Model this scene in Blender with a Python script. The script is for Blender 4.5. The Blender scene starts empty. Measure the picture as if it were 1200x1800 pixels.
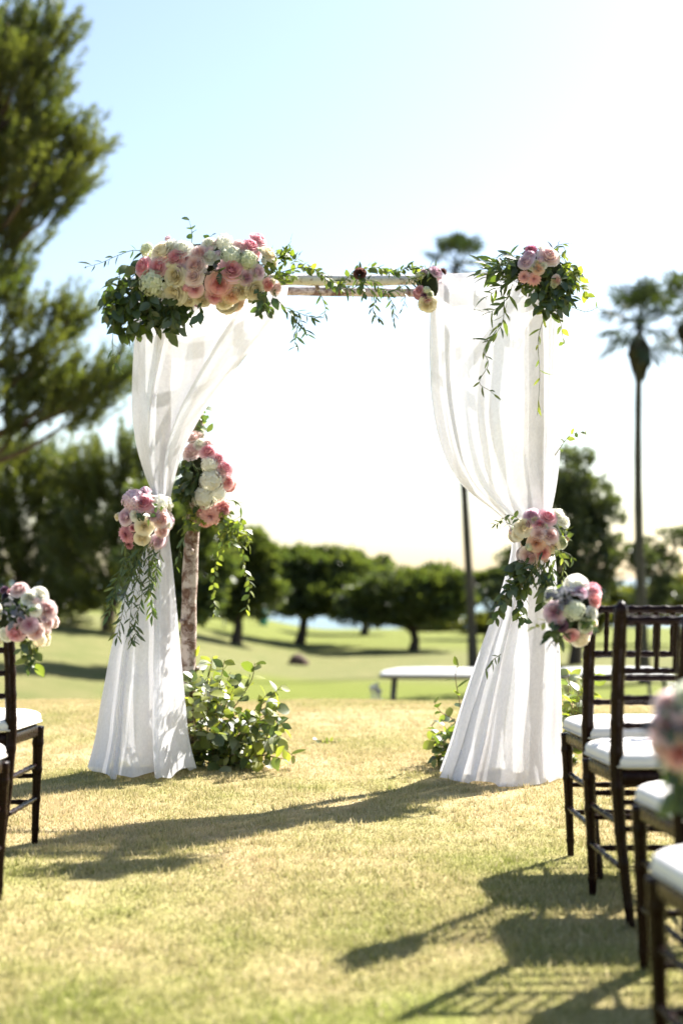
import bpy, math, random
import numpy as np
from mathutils import Vector, Matrix

# ------------------------------------------------------------------ camera
SC = bpy.context.scene
COL = SC.collection
F = 2600.0                       # focal length in photo pixels (1200 x 1800)
CAM_Z = 0.97
PITCH = math.atan(113.0 / F)
cam_data = bpy.data.cameras.new('camera')
cam = bpy.data.objects.new('camera', cam_data)
COL.objects.link(cam)
cam.location = (0, 0, CAM_Z)
cam.rotation_euler = (math.pi / 2 + PITCH, 0, 0)
cam_data.sensor_fit = 'VERTICAL'
cam_data.sensor_height = 36.0
cam_data.sensor_width = 24.0
cam_data.lens = 36.0 * F / 1800.0
cam_data.clip_start = 0.05
cam_data.clip_end = 30000
cam_data.dof.use_dof = True
cam_data.dof.focus_distance = 6.25
cam_data.dof.aperture_fstop = 1.65
SC.camera = cam

# ------------------------------------------------------------------ sky, sun, exposure
SUN_DIR = Vector((0.70, 0.79, 1.0)).normalized()      # from the lawn towards the sun
SUN_EL = math.asin(SUN_DIR.z)
SUN_AZ = math.atan2(SUN_DIR.x, SUN_DIR.y)
world = bpy.data.worlds.new('World')
SC.world = world
world.use_nodes = True
wn = world.node_tree.nodes
wl = world.node_tree.links
wn.clear()
w_out = wn.new('ShaderNodeOutputWorld')
w_bg = wn.new('ShaderNodeBackground')
w_sky = wn.new('ShaderNodeTexSky')
w_sky.sky_type = 'NISHITA'
w_sky.sun_disc = False
w_sky.sun_elevation = SUN_EL
w_sky.sun_rotation = SUN_AZ
w_sky.air_density = 1.0
w_sky.dust_density = 1.15
w_sky.ozone_density = 1.0
w_bg.inputs['Strength'].default_value = 0.054
wl.new(w_sky.outputs[0], w_bg.inputs[0])
wl.new(w_bg.outputs[0], w_out.inputs[0])

sun_data = bpy.data.lights.new('sun', 'SUN')
sun_data.energy = 5.0
sun_data.angle = math.radians(0.55)
sun_data.color = (1.0, 0.95, 0.88)
sun = bpy.data.objects.new('sun', sun_data)
COL.objects.link(sun)
sun.rotation_euler = (-SUN_DIR).to_track_quat('-Z', 'Y').to_euler()
sun.location = (20, 26, 30)

SC.view_settings.view_transform = 'Standard'
SC.view_settings.look = 'None'
SC.view_settings.gamma = 1.0
SC.view_settings.exposure = 2.1
SC.view_settings.use_curve_mapping = False
SC.cycles.max_bounces = 8
SC.cycles.transparent_max_bounces = 24
SC.cycles.transmission_bounces = 6
SC.cycles.sample_clamp_indirect = 6.0
SC.cycles.use_denoising = True

RNG = random.Random(11)
NR = np.random.default_rng(7)

# ------------------------------------------------------------------ places
SP, CP = math.sin(PITCH), math.cos(PITCH)


def at(u, v, d):
    """The point of the place seen at photo position (u, v), d metres ahead of the camera."""
    x = (u - 600.0) / F
    y = (900.0 - v) / F
    dy = CP - y * SP
    dz = SP + y * CP
    k = d / dy
    return Vector((x * k, d, CAM_Z + dz * k))


def ss(t):
    t = np.clip(t, 0, 1)
    return t * t * (3 - 2 * t)


def terrain(x, y):
    x = np.asarray(x, float)
    y = np.asarray(y, float)
    z = -0.03 * np.clip(5.0 - y, 0, 7)
    z = z - 2.6 * ss((y - 10.7) / 17.0)
    z = z + 1.75 * ss((-x - 0.5) / 12.0) * ss((y - 22) / 25)
    z = z - 34.0 * ss((y - 103.0) / 60.0)
    z = z + 0.10 * np.sin(x * 0.21 + 1.3) * np.sin(y * 0.17) * ss((y - 14) / 20)
    return z


def ground(x, y):
    return float(terrain(x, y))


# ------------------------------------------------------------------ node materials
def new_mat(name):
    m = bpy.data.materials.new(name)
    m.use_nodes = True
    nt = m.node_tree
    nt.nodes.clear()
    out = nt.nodes.new('ShaderNodeOutputMaterial')
    return m, nt, out


def nd(nt, kind, **kw):
    n = nt.nodes.new(kind)
    for k, v in kw.items():
        setattr(n, k, v)
    return n


def mixc(nt, fac, a, b, blend='MIX'):
    n = nt.nodes.new('ShaderNodeMix')
    n.data_type = 'RGBA'
    n.blend_type = blend
    n.clamp_factor = True
    for sock, val in ((n.inputs[0], fac), (n.inputs[6], a), (n.inputs[7], b)):
        if isinstance(val, bpy.types.NodeSocket):
            nt.links.new(val, sock)
        elif isinstance(val, (int, float)):
            sock.default_value = val
        else:
            sock.default_value = (*val[:3], 1)
    return n.outputs[2]


def ramp(nt, src, p0, p1, a=0.0, b=1.0):
    n = nt.nodes.new('ShaderNodeMapRange')
    n.clamp = True
    n.inputs[1].default_value = p0
    n.inputs[2].default_value = p1
    n.inputs[3].default_value = a
    n.inputs[4].default_value = b
    nt.links.new(src, n.inputs[0])
    return n.outputs[0]


def noise(nt, vec, scale, detail=4, rough=0.55, dist=0.0):
    n = nt.nodes.new('ShaderNodeTexNoise')
    n.inputs['Scale'].default_value = scale
    n.inputs['Detail'].default_value = detail
    n.inputs['Roughness'].default_value = rough
    n.inputs['Distortion'].default_value = dist
    if vec is not None:
        nt.links.new(vec, n.inputs['Vector'])
    return n.outputs['Fac']


def mth(nt, op, a, b=None):
    n = nt.nodes.new('ShaderNodeMath')
    n.operation = op
    for i, v in enumerate((a, b)):
        if v is None:
            continue
        if isinstance(v, bpy.types.NodeSocket):
            nt.links.new(v, n.inputs[i])
        else:
            n.inputs[i].default_value = v
    return n.outputs[0]


def principled(nt, color, rough=0.5, spec=0.5, **kw):
    b = nt.nodes.new('ShaderNodeBsdfPrincipled')
    if isinstance(color, bpy.types.NodeSocket):
        nt.links.new(color, b.inputs['Base Color'])
    else:
        b.inputs['Base Color'].default_value = (*color, 1)
    if isinstance(rough, bpy.types.NodeSocket):
        nt.links.new(rough, b.inputs['Roughness'])
    else:
        b.inputs['Roughness'].default_value = rough
    b.inputs['Specular IOR Level'].default_value = spec
    for k, v in kw.items():
        b.inputs[k].default_value = v
    return b


def bump(nt, height, strength, dist=0.01):
    n = nt.nodes.new('ShaderNodeBump')
    n.inputs['Strength'].default_value = strength
    n.inputs['Distance'].default_value = dist
    nt.links.new(height, n.inputs['Height'])
    return n.outputs[0]


def turf_colour(nt):
    """Colour of the turf by place: dry straw patches, green patches, mown fairway strips."""
    geo = nd(nt, 'ShaderNodeNewGeometry')
    pos = geo.outputs['Position']
    sep = nd(nt, 'ShaderNodeSeparateXYZ')
    nt.links.new(pos, sep.inputs[0])
    y = sep.outputs['Y']
    big = noise(nt, pos, 0.55, 3, 0.6)
    mid = noise(nt, pos, 2.3, 4, 0.65)
    fine = noise(nt, pos, 14.0, 5, 0.7)
    # how green: more towards the camera end of the aisle, patchy everywhere
    g = mth(nt, 'ADD', mth(nt, 'MULTIPLY', big, 0.9), mth(nt, 'MULTIPLY', mid, 0.55))
    g = mth(nt, 'ADD', g, mth(nt, 'MULTIPLY', fine, 0.25))
    g = mth(nt, 'ADD', g, ramp(nt, y, 2.5, 6.0, 0.12, -0.13))
    green = ramp(nt, g, 0.62, 0.98)
    dry = mixc(nt, mid, (0.58, 0.47, 0.285), (0.48, 0.38, 0.20))
    grn = mixc(nt, fine, (0.20, 0.235, 0.055), (0.32, 0.33, 0.10))
    rust = ramp(nt, noise(nt, pos, 1.15, 5, 0.7), 0.55, 0.72)
    dry = mixc(nt, mth(nt, 'MULTIPLY', rust, 0.75), dry, (0.46, 0.32, 0.20))
    near = mixc(nt, green, dry, grn)
    worn = ramp(nt, noise(nt, pos, 5.5, 4, 0.75), 0.58, 0.75)
    near = mixc(nt, mth(nt, 'MULTIPLY', worn, 0.45), near, (0.30, 0.235, 0.12))
    # far fairway: strips of mown green and dry rough
    wob = mth(nt, 'ADD', y, mth(nt, 'MULTIPLY', noise(nt, pos, 0.06, 2), 9.0))
    s1 = mth(nt, 'MULTIPLY', ramp(nt, wob, 38, 41), ramp(nt, wob, 52, 56, 1, 0))
    s1 = mth(nt, 'MULTIPLY', s1, ramp(nt, sep.outputs['X'], -6.5, -2.5))
    s2 = mth(nt, 'MULTIPLY', ramp(nt, wob, 72, 80), 0.8)
    strip = mth(nt, 'MAXIMUM', s1, s2)
    fdry = mixc(nt, ramp(nt, noise(nt, pos, 0.8, 6, 0.7), 0.3, 0.7), (0.20, 0.19, 0.08), (0.115, 0.14, 0.042))
    fgrn = mixc(nt, ramp(nt, noise(nt, pos, 1.1, 6, 0.7), 0.3, 0.7), (0.13, 0.165, 0.022), (0.165, 0.19, 0.035))
    far = mixc(nt, strip, fdry, fgrn)
    return mixc(nt, ramp(nt, y, 16, 30), near, far), pos, fine


def make_ground_mat():
    m, nt, out = new_mat('turf_soil')
    col, pos, fine = turf_colour(nt)
    speck = noise(nt, pos, 90, 3, 0.7)
    col = mixc(nt, ramp(nt, speck, 0.35, 0.7), mixc(nt, 1.0, col, (0.62, 0.58, 0.5), 'MULTIPLY'), col)
    b = principled(nt, col, 0.95, 0.1)
    h = mth(nt, 'ADD', speck, mth(nt, 'MULTIPLY', fine, 1.5))
    nt.links.new(bump(nt, h, 0.7, 0.02), b.inputs['Normal'])
    nt.links.new(b.outputs[0], out.inputs[0])
    return m


def make_grass_mat():
    m, nt, out = new_mat('grass_blades')
    col, pos, fine = turf_colour(nt)
    a = nd(nt, 'ShaderNodeAttribute', attribute_name='vary')
    sep = nd(nt, 'ShaderNodeSeparateColor')
    nt.links.new(a.outputs['Color'], sep.inputs[0])
    c1 = mixc(nt, sep.outputs[0], col, (0.62, 0.53, 0.33))
    c2 = mixc(nt, sep.outputs[1], c1, (0.17, 0.20, 0.03))
    d = nd(nt, 'ShaderNodeBsdfDiffuse')
    t = nd(nt, 'ShaderNodeBsdfTranslucent')
    mx = nd(nt, 'ShaderNodeMixShader')
    mx.inputs[0].default_value = 0.35
    nt.links.new(c2, d.inputs[0])
    nt.links.new(c2, t.inputs[0])
    nt.links.new(d.outputs[0], mx.inputs[1])
    nt.links.new(t.outputs[0], mx.inputs[2])
    nt.links.new(mx.outputs[0], out.inputs[0])
    return m


def leaf_mat(name, a, b, trans=0.45, tcol=None, rough=0.4, gloss=0.045, attr=False):
    """Leaf: coat gloss over diffuse and translucent layers; colour varies leaf by leaf."""
    m, nt, out = new_mat(name)
    if attr:
        at_ = nd(nt, 'ShaderNodeAttribute', attribute_name='vary')
        fac = at_.outputs['Fac']
    else:
        oi = nd(nt, 'ShaderNodeObjectInfo')
        fac = oi.outputs['Random']
    col = mixc(nt, fac, a, b)
    d = nd(nt, 'ShaderNodeBsdfDiffuse')
    t = nd(nt, 'ShaderNodeBsdfTranslucent')
    nt.links.new(col, d.inputs[0])
    if tcol is None:
        tcol = (1.5, 1.6, 0.5)
    tc = mixc(nt, 1.0, col, tcol, 'MULTIPLY')
    nt.links.new(tc, t.inputs[0])
    mx = nd(nt, 'ShaderNodeMixShader')
    mx.inputs[0].default_value = trans
    nt.links.new(d.outputs[0], mx.inputs[1])
    nt.links.new(t.outputs[0], mx.inputs[2])
    g = nd(nt, 'ShaderNodeBsdfGlossy')
    g.inputs['Roughness'].default_value = rough
    g.inputs[0].default_value = (1, 1, 1, 1)
    mx2 = nd(nt, 'ShaderNodeMixShader')
    mx2.inputs[0].default_value = gloss
    nt.links.new(mx.outputs[0], mx2.inputs[1])
    nt.links.new(g.outputs[0], mx2.inputs[2])
    nt.links.new(mx2.outputs[0], out.inputs[0])
    return m


def petal_mat(name, inner, outer, trans=0.42):
    m, nt, out = new_mat(name)
    a = nd(nt, 'ShaderNodeAttribute', attribute_name='tint')
    oi = nd(nt, 'ShaderNodeObjectInfo')
    col = mixc(nt, a.outputs['Fac'], inner, outer)
    hs = nd(nt, 'ShaderNodeHueSaturation')
    nt.links.new(col, hs.inputs['Color'])
    nt.links.new(ramp(nt, oi.outputs['Random'], 0, 1, 0.8, 1.15), hs.inputs['Saturation'])
    nt.links.new(ramp(nt, oi.outputs['Random'], 0, 1, 1.05, 0.93), hs.inputs['Value'])
    d = nd(nt, 'ShaderNodeBsdfDiffuse')
    t = nd(nt, 'ShaderNodeBsdfTranslucent')
    nt.links.new(hs.outputs[0], d.inputs[0])
    nt.links.new(hs.outputs[0], t.inputs[0])
    mx = nd(nt, 'ShaderNodeMixShader')
    mx.inputs[0].default_value = trans
    nt.links.new(d.outputs[0], mx.inputs[1])
    nt.links.new(t.outputs[0], mx.inputs[2])
    nt.links.new(mx.outputs[0], out.inputs[0])
    return m


def drape_mat():
    m, nt, out = new_mat('sheer_chiffon')
    tc = nd(nt, 'ShaderNodeTexCoord')
    weave = noise(nt, tc.outputs['Object'], 60, 3, 0.6)
    col = mixc(nt, weave, (0.87, 0.87, 0.895), (0.92, 0.92, 0.935))
    d = nd(nt, 'ShaderNodeBsdfDiffuse')
    t = nd(nt, 'ShaderNodeBsdfTranslucent')
    nt.links.new(col, d.inputs[0])
    tcol = mixc(nt, 1.0, col, (0.89, 0.89, 0.905), 'MULTIPLY')
    nt.links.new(tcol, t.inputs[0])
    mx = nd(nt, 'ShaderNodeMixShader')
    mx.inputs[0].default_value = 0.49
    nt.links.new(d.outputs[0], mx.inputs[1])
    nt.links.new(t.outputs[0], mx.inputs[2])
    mp = nd(nt, 'ShaderNodeMapping')
    mp.inputs['Scale'].default_value = (26, 26, 5)
    nt.links.new(tc.outputs['Object'], mp.inputs[0])
    crease = noise(nt, mp.outputs[0], 1.0, 5, 0.65, 0.8)
    nrm = bump(nt, crease, 0.22, 0.02)
    nt.links.new(nrm, d.inputs['Normal'])
    nt.links.new(nrm, t.inputs['Normal'])
    tr = nd(nt, 'ShaderNodeBsdfTransparent')
    mx2 = nd(nt, 'ShaderNodeMixShader')
    nt.links.new(ramp(nt, weave, 0.3, 0.7, 0.28, 0.19), mx2.inputs[0])
    nt.links.new(mx.outputs[0], mx2.inputs[1])
    nt.links.new(tr.outputs[0], mx2.inputs[2])
    nt.links.new(mx2.outputs[0], out.inputs[0])
    return m


def birch_mat(name='birch_bark', dk=(0.12, 0.065, 0.045), lt=(0.50, 0.42, 0.37), r0=0.42, r1=0.58):
    m, nt, out = new_mat(name)
    tc = nd(nt, 'ShaderNodeTexCoord')
    mp = nd(nt, 'ShaderNodeMapping')
    mp.inputs['Scale'].default_value = (1, 1, 1)
    nt.links.new(tc.outputs['Object'], mp.inputs[0])
    n1 = noise(nt, mp.outputs[0], 14, 5, 0.7, 0.6)
    n2 = noise(nt, mp.outputs[0], 38, 4, 0.7)
    c = mixc(nt, ramp(nt, n1, r0, r1), dk, lt)
    c = mixc(nt, ramp(nt, n2, 0.55, 0.7), c, (0.22, 0.14, 0.10))
    b = principled(nt, c, 0.8, 0.25)
    nt.links.new(bump(nt, mth(nt, 'ADD', n1, n2), 0.6, 0.008), b.inputs['Normal'])
    nt.links.new(b.outputs[0], out.inputs[0])
    return m


def bark_mat(name, a, b_, scale=4):
    m, nt, out = new_mat(name)
    tc = nd(nt, 'ShaderNodeTexCoord')
    mp = nd(nt, 'ShaderNodeMapping')
    mp.inputs['Scale'].default_value = (1, 1, 0.25)
    nt.links.new(tc.outputs['Object'], mp.inputs[0])
    n1 = noise(nt, mp.outputs[0], scale, 5, 0.7)
    b = principled(nt, mixc(nt, ramp(nt, n1, 0.3, 0.7), a, b_), 0.9, 0.2)
    nt.links.new(bump(nt, n1, 0.8, 0.05), b.inputs['Normal'])
    nt.links.new(b.outputs[0], out.inputs[0])
    return m


def wood_mat():
    m, nt, out = new_mat('mahogany_lacquer')
    tc = nd(nt, 'ShaderNodeTexCoord')
    n1 = noise(nt, tc.outputs['Object'], 35, 4, 0.6, 1.0)
    c = mixc(nt, n1, (0.006, 0.0022, 0.002), (0.016, 0.005, 0.004))
    b = principled(nt, c, ramp(nt, n1, 0.3, 0.7, 0.20, 0.32), 0.12)
    nt.links.new(b.outputs[0], out.inputs[0])
    return m


def cushion_mat():
    m, nt, out = new_mat('ivory_cushion_cloth')
    tc = nd(nt, 'ShaderNodeTexCoord')
    n1 = noise(nt, tc.outputs['Object'], 9, 4, 0.6)
    n2 = noise(nt, tc.outputs['Object'], 240, 2, 0.5)
    b = principled(nt, mixc(nt, n1, (0.72, 0.68, 0.64), (0.80, 0.77, 0.74)), 0.85, 0.2)
    nt.links.new(bump(nt, mth(nt, 'ADD', mth(nt, 'MULTIPLY', n1, 4.0), n2), 0.35, 0.004), b.inputs['Normal'])
    nt.links.new(b.outputs[0], out.inputs[0])
    return m


def plain(name, c, rough=0.5, spec=0.5, vary=0.12, scale=6, **kw):
    m, nt, out = new_mat(name)
    tc = nd(nt, 'ShaderNodeTexCoord')
    n1 = noise(nt, tc.outputs['Object'], scale, 4, 0.6)
    lo = tuple(x * (1 - vary) for x in c)
    hi = tuple(min(1, x * (1 + vary)) for x in c)
    b = principled(nt, mixc(nt, n1, lo, hi), rough, spec, **kw)
    nt.links.new(b.outputs[0], out.inputs[0])
    return m


def sea_mat():
    m, nt, out = new_mat('sea_water')
    geo = nd(nt, 'ShaderNodeNewGeometry')
    n1 = noise(nt, geo.outputs['Position'], 0.08, 4, 0.6)
    b = principled(nt, (0.06, 0.12, 0.15), 0.25, 0.6)
    nt.links.new(bump(nt, n1, 0.5, 1.0), b.inputs['Normal'])
    nt.links.new(b.outputs[0], out.inputs[0])
    return m


M = {}
M['soil'] = make_ground_mat()
M['grass'] = make_grass_mat()
M['sea'] = sea_mat()
M['drape'] = drape_mat()
M['birch'] = birch_mat()
M['birch_pale'] = birch_mat('pale_birch_bark', (0.22, 0.17, 0.15), (0.66, 0.62, 0.58), 0.36, 0.46)
M['wood'] = wood_mat()
M['cushion'] = cushion_mat()
M['piping'] = plain('ivory_piping', (0.6, 0.56, 0.5), 0.8)
M['leaf_dark'] = leaf_mat('dark_glossy_leaf', (0.035, 0.060, 0.022), (0.060, 0.085, 0.030), 0.35)
M['leaf_mid'] = leaf_mat('mid_green_leaf', (0.055, 0.090, 0.028), (0.11, 0.14, 0.045), 0.45)
M['leaf_light'] = leaf_mat('light_green_leaf', (0.13, 0.17, 0.035), (0.25, 0.27, 0.075), 0.5)
M['leaf_euc'] = leaf_mat('silver_leaf', (0.10, 0.14, 0.07), (0.19, 0.21, 0.12), 0.4, gloss=0.07)
M['leaf_grey'] = leaf_mat('dusty_grey_leaf', (0.10, 0.10, 0.12), (0.20, 0.20, 0.22), 0.3, tcol=(1, 1, 1), gloss=0.03)
M['stem'] = plain('green_stem', (0.10, 0.12, 0.04), 0.7, 0.3)
M['twig'] = plain('brown_twig', (0.14, 0.09, 0.05), 0.8, 0.2)
PET = {
    'pink': petal_mat('pink_petal', (0.74, 0.28, 0.36), (0.88, 0.64, 0.66)),
    'deep': petal_mat('deep_pink_petal', (0.58, 0.16, 0.26), (0.76, 0.42, 0.50)),
    'blush': petal_mat('blush_petal', (0.84, 0.57, 0.56), (0.90, 0.79, 0.76)),
    'lilac': petal_mat('lilac_petal', (0.66, 0.40, 0.50), (0.82, 0.69, 0.74)),
    'cream': petal_mat('cream_petal', (0.86, 0.75, 0.52), (0.89, 0.84, 0.71)),
    'white': petal_mat('white_petal', (0.84, 0.82, 0.68), (0.89, 0.88, 0.82)),
    'green': petal_mat('greenish_white_petal', (0.60, 0.64, 0.42), (0.76, 0.77, 0.64)),
    'coral': petal_mat('coral_petal', (0.76, 0.28, 0.29), (0.86, 0.56, 0.53)),
    'peach': petal_mat('peach_petal', (0.84, 0.52, 0.38), (0.88, 0.70, 0.56)),
    'plum': petal_mat('dark_plum_petal', (0.10, 0.04, 0.08), (0.22, 0.11, 0.17)),
    'brown': petal_mat('dried_brown_petal', (0.12, 0.06, 0.05), (0.22, 0.12, 0.10)),
}

# ------------------------------------------------------------------ object helpers


def mesh_data(name, verts, faces, mat=None, smooth=True, attr=None):
    me = bpy.data.meshes.new(name)
    me.from_pydata([tuple(v) for v in verts], [], faces)
    if mat is not None:
        me.materials.append(mat)
    if smooth:
        me.polygons.foreach_set('use_smooth', [True] * len(me.polygons))
    if attr is not None:
        nm, vals = attr
        a = me.attributes.new(nm, 'FLOAT', 'POINT')
        a.data.foreach_set('value', np.asarray(vals, dtype=np.float32))
    me.update()
    return me


def quad_mesh(name, V, quads, mat, vary=None, smooth=False, n=4):
    """Fast mesh from numpy arrays: V (k,3), quads (m,n)."""
    me = bpy.data.meshes.new(name)
    k, mcount = len(V), len(quads)
    me.vertices.add(k)
    me.vertices.foreach_set('co', np.asarray(V, np.float32).ravel())
    me.loops.add(mcount * n)
    me.loops.foreach_set('vertex_index', np.asarray(quads, np.int32).ravel())
    me.polygons.add(mcount)
    me.polygons.foreach_set('loop_start', np.arange(0, mcount * n, n, dtype=np.int32))
    me.polygons.foreach_set('loop_total', np.full(mcount, n, dtype=np.int32))
    me.update(calc_edges=True)
    me.validate()
    if smooth:
        me.polygons.foreach_set('use_smooth', np.ones(mcount, bool))
    if vary is not None:
        vary = np.asarray(vary, np.float32)
        if vary.ndim == 1:
            a = me.attributes.new('vary', 'FLOAT', 'POINT')
            a.data.foreach_set('value', vary)
        else:
            a = me.attributes.new('vary', 'FLOAT_COLOR', 'POINT')
            a.data.foreach_set('color', vary.ravel())
    me.materials.append(mat)
    return me


def obj(name, me, parent=None, loc=None):
    o = bpy.data.objects.new(name, me)
    COL.objects.link(o)
    if parent is not None:
        o.parent = parent
    if loc is not None:
        o.location = loc
    return o


def tag(o, label, cat, group=None):
    o['label'] = label
    o['category'] = cat
    if group:
        o['group'] = group
    return o


def thing(name, label, cat, loc, rz=0.0, group=None):
    o = bpy.data.objects.new(name, None)
    COL.objects.link(o)
    o.empty_display_size = 0.1
    o.location = loc
    o.rotation_euler = (0, 0, rz)
    return tag(o, label, cat, group)


class MB:
    """Collects shapes into one mesh."""

    def __init__(self):
        self.v, self.f, self.a = [], [], []

    def add(self, vs, fs, a=0.0):
        b = len(self.v)
        self.v += [tuple(p) for p in vs]
        self.f += [tuple(b + i for i in f) for f in fs]
        self.a += [a] * len(vs) if isinstance(a, (int, float)) else list(a)

    def box(self, c, s, R=None, taper=1.0):
        x, y, z = (k / 2 for k in s)
        pts = []
        for sz in (-1, 1):
            t = taper if sz > 0 else 1.0
            for sx, sy in ((-1, -1), (1, -1), (1, 1), (-1, 1)):
                p = Vector((sx * x * t, sy * y * t, sz * z))
                if R is not None:
                    p = R @ p
                pts.append(p + Vector(c))
        self.add(pts, [(3, 2, 1, 0), (4, 5, 6, 7), (0, 1, 5, 4), (1, 2, 6, 5), (2, 3, 7, 6), (3, 0, 4, 7)])

    def tube(self, pts, radii, n=8, cap=True):
        pts = [Vector(p) for p in pts]
        if isinstance(radii, (int, float)):
            radii = [radii] * len(pts)
        rings = []
        t0 = (pts[1] - pts[0]).normalized()
        up = Vector((0, 0, 1)) if abs(t0.z) < 0.9 else Vector((1, 0, 0))
        nrm = t0.cross(up).normalized()
        for i, p in enumerate(pts):
            if i == 0:
                t = t0
            elif i == len(pts) - 1:
                t = (pts[i] - pts[i - 1]).normalized()
            else:
                t = ((pts[i + 1] - pts[i]).normalized() + (pts[i] - pts[i - 1]).normalized())
                t = t.normalized() if t.length > 1e-6 else t0
            nrm = (nrm - t * nrm.dot(t)).normalized()
            bn = t.cross(nrm)
            rings.append([p + (nrm * math.cos(2 * math.pi * k / n) + bn * math.sin(2 * math.pi * k / n)) * radii[i] for k in range(n)])
        vs = [q for r in rings for q in r]
        fs = []
        for i in range(len(pts) - 1):
            for k in range(n):
                a, b = i * n + k, i * n + (k + 1) % n
                fs.append((a, b, b + n, a + n))
        if cap:
            fs.append(tuple(reversed(range(n))))
            fs.append(tuple(range((len(pts) - 1) * n, len(pts) * n)))
        self.add(vs, fs)

    def data(self, name, mat, smooth=True, attr=None):
        return mesh_data(name, self.v, self.f, mat, smooth, (attr, self.a) if attr else None)

    def build(self, name, mat, parent=None, smooth=True, loc=None):
        return obj(name, self.data(name, mat, smooth), parent, loc)


def frame_from(direction, normal_hint):
    """Rotation whose +Y axis follows direction and whose +Z axis is near normal_hint."""
    y = Vector(direction).normalized()
    n = Vector(normal_hint)
    x = y.cross(n)
    if x.length < 1e-4:
        x = y.cross(Vector((1, 0.3, 0.2)))
    x.normalize()
    z = x.cross(y)
    return Matrix((x, y, z)).transposed()


def shade_smooth_by_angle(me, ang=0.6):
    try:
        me.set_sharp_from_angle(angle=ang)
    except Exception:
        pass


# ------------------------------------------------------------------ the setting: ground, sea, grass
def build_ground():
    ys = np.concatenate([np.arange(-14, 1, 1.0), np.arange(1, 14, 0.25), np.arange(14, 40, 0.8), np.arange(40, 112, 2.0), np.arange(112, 176, 4.0)])
    xs = np.concatenate([np.arange(-130, -30, 5.0), np.arange(-30, -6, 1.2), np.arange(-6, 6.01, 0.3), np.arange(7, 31, 1.2), np.arange(31, 131, 5.0)])
    X, Y = np.meshgrid(xs, ys)
    Z = terrain(X, Y)
    Z = Z + 0.008 * np.sin(X * 3.1 + 0.7 * Y) * np.sin(Y * 2.7) * (Y < 14)
    V = np.stack([X.ravel(), Y.ravel(), Z.ravel()], 1)
    nx, ny = len(xs), len(ys)
    i = np.arange(ny - 1)[:, None] * nx + np.arange(nx - 1)[None, :]
    Q = np.stack([i, i + 1, i + 1 + nx, i + nx], -1).reshape(-1, 4)
    o = obj('ground', quad_mesh('ground', V, Q, M['soil'], smooth=True))
    o['kind'] = 'structure'
    o['label'] = 'dry golf course lawn with green fairway strips'
    mb = MB()
    mb.add([(-9000, 110, -30), (9000, 110, -30), (9000, 16000, -30), (-9000, 16000, -30)], [(0, 1, 2, 3)])
    s = mb.build('sea', M['sea'], smooth=False)
    s['kind'] = 'structure'
    s['label'] = 'pale glaring water beyond the golf course'


build_ground()


def build_grass():
    n = 900000
    # denser towards the camera; a wedge around the field of view out to the crest
    y = 2.0 + (13.0 - 2.0) * NR.random(n) ** 1.3
    half = 0.30 * y + 0.7
    x = (NR.random(n) * 2 - 1) * half
    z = terrain(x, y) + 0.008 * np.sin(x * 3.1 + 0.7 * y) * np.sin(y * 2.7)
    h = (0.004 + 0.011 * NR.random(n) ** 1.6) * (1 + 0.45 * np.sin(x * 2.1 + 1) * np.sin(y * 1.7) + 0.3 * np.sin(x * 11 + 3 * np.sin(y * 4)) * np.sin(y * 9 + 2 * np.sin(x * 5)))
    w = 0.0009 + 0.0010 * NR.random(n) + 0.00018 * y
    ang = NR.random(n) * 2 * np.pi
    lean = NR.random(n) * 1.3 * h + 0.003
    la = NR.random(n) * 2 * np.pi
    # taller uncut clumps here and there
    m_ = 110000
    k_ = 5200
    ci = NR.integers(0, k_, m_)
    cy_ = 2.0 + 10.5 * NR.random(k_) ** 1.3
    cx_ = (NR.random(k_) * 2 - 1) * (0.30 * cy_ + 0.6)
    sp_ = 0.012 + 0.03 * NR.random(k_)
    x[:m_] = cx_[ci] + NR.normal(size=m_) * sp_[ci]
    y[:m_] = cy_[ci] + NR.normal(size=m_) * sp_[ci]
    z[:m_] = terrain(x[:m_], y[:m_]) + 0.008 * np.sin(x[:m_] * 3.1 + 0.7 * y[:m_]) * np.sin(y[:m_] * 2.7)
    h[:m_] = 0.010 + 0.020 * NR.random(m_)
    lean[:m_] = 0.004 + 0.014 * NR.random(m_)
    cx, sx = np.cos(ang) * w, np.sin(ang) * w
    V = np.empty((n, 3, 3), np.float32)
    V[:, 0] = np.stack([x - cx, y - sx, z - 0.002], 1)
    V[:, 1] = np.stack([x + cx, y + sx, z - 0.002], 1)
    V[:, 2] = np.stack([x + np.cos(la) * lean, y + np.sin(la) * lean, z + h], 1)
    r1 = (NR.random(n) ** 4)
    r2 = (NR.random(n) ** 4) * 0.8
    vary = np.ones((n, 3, 4), np.float32)
    vary[:, :, 0] = r1[:, None]
    vary[:, :, 1] = r2[:, None]
    me = quad_mesh('grass', V.reshape(-1, 3), np.arange(n * 3).reshape(n, 3), M['grass'], vary.reshape(-1, 4), n=3)
    o = obj('grass', me)
    o['kind'] = 'stuff'
    o['label'] = 'short dry lawn grass with green patches'


build_grass()

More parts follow.
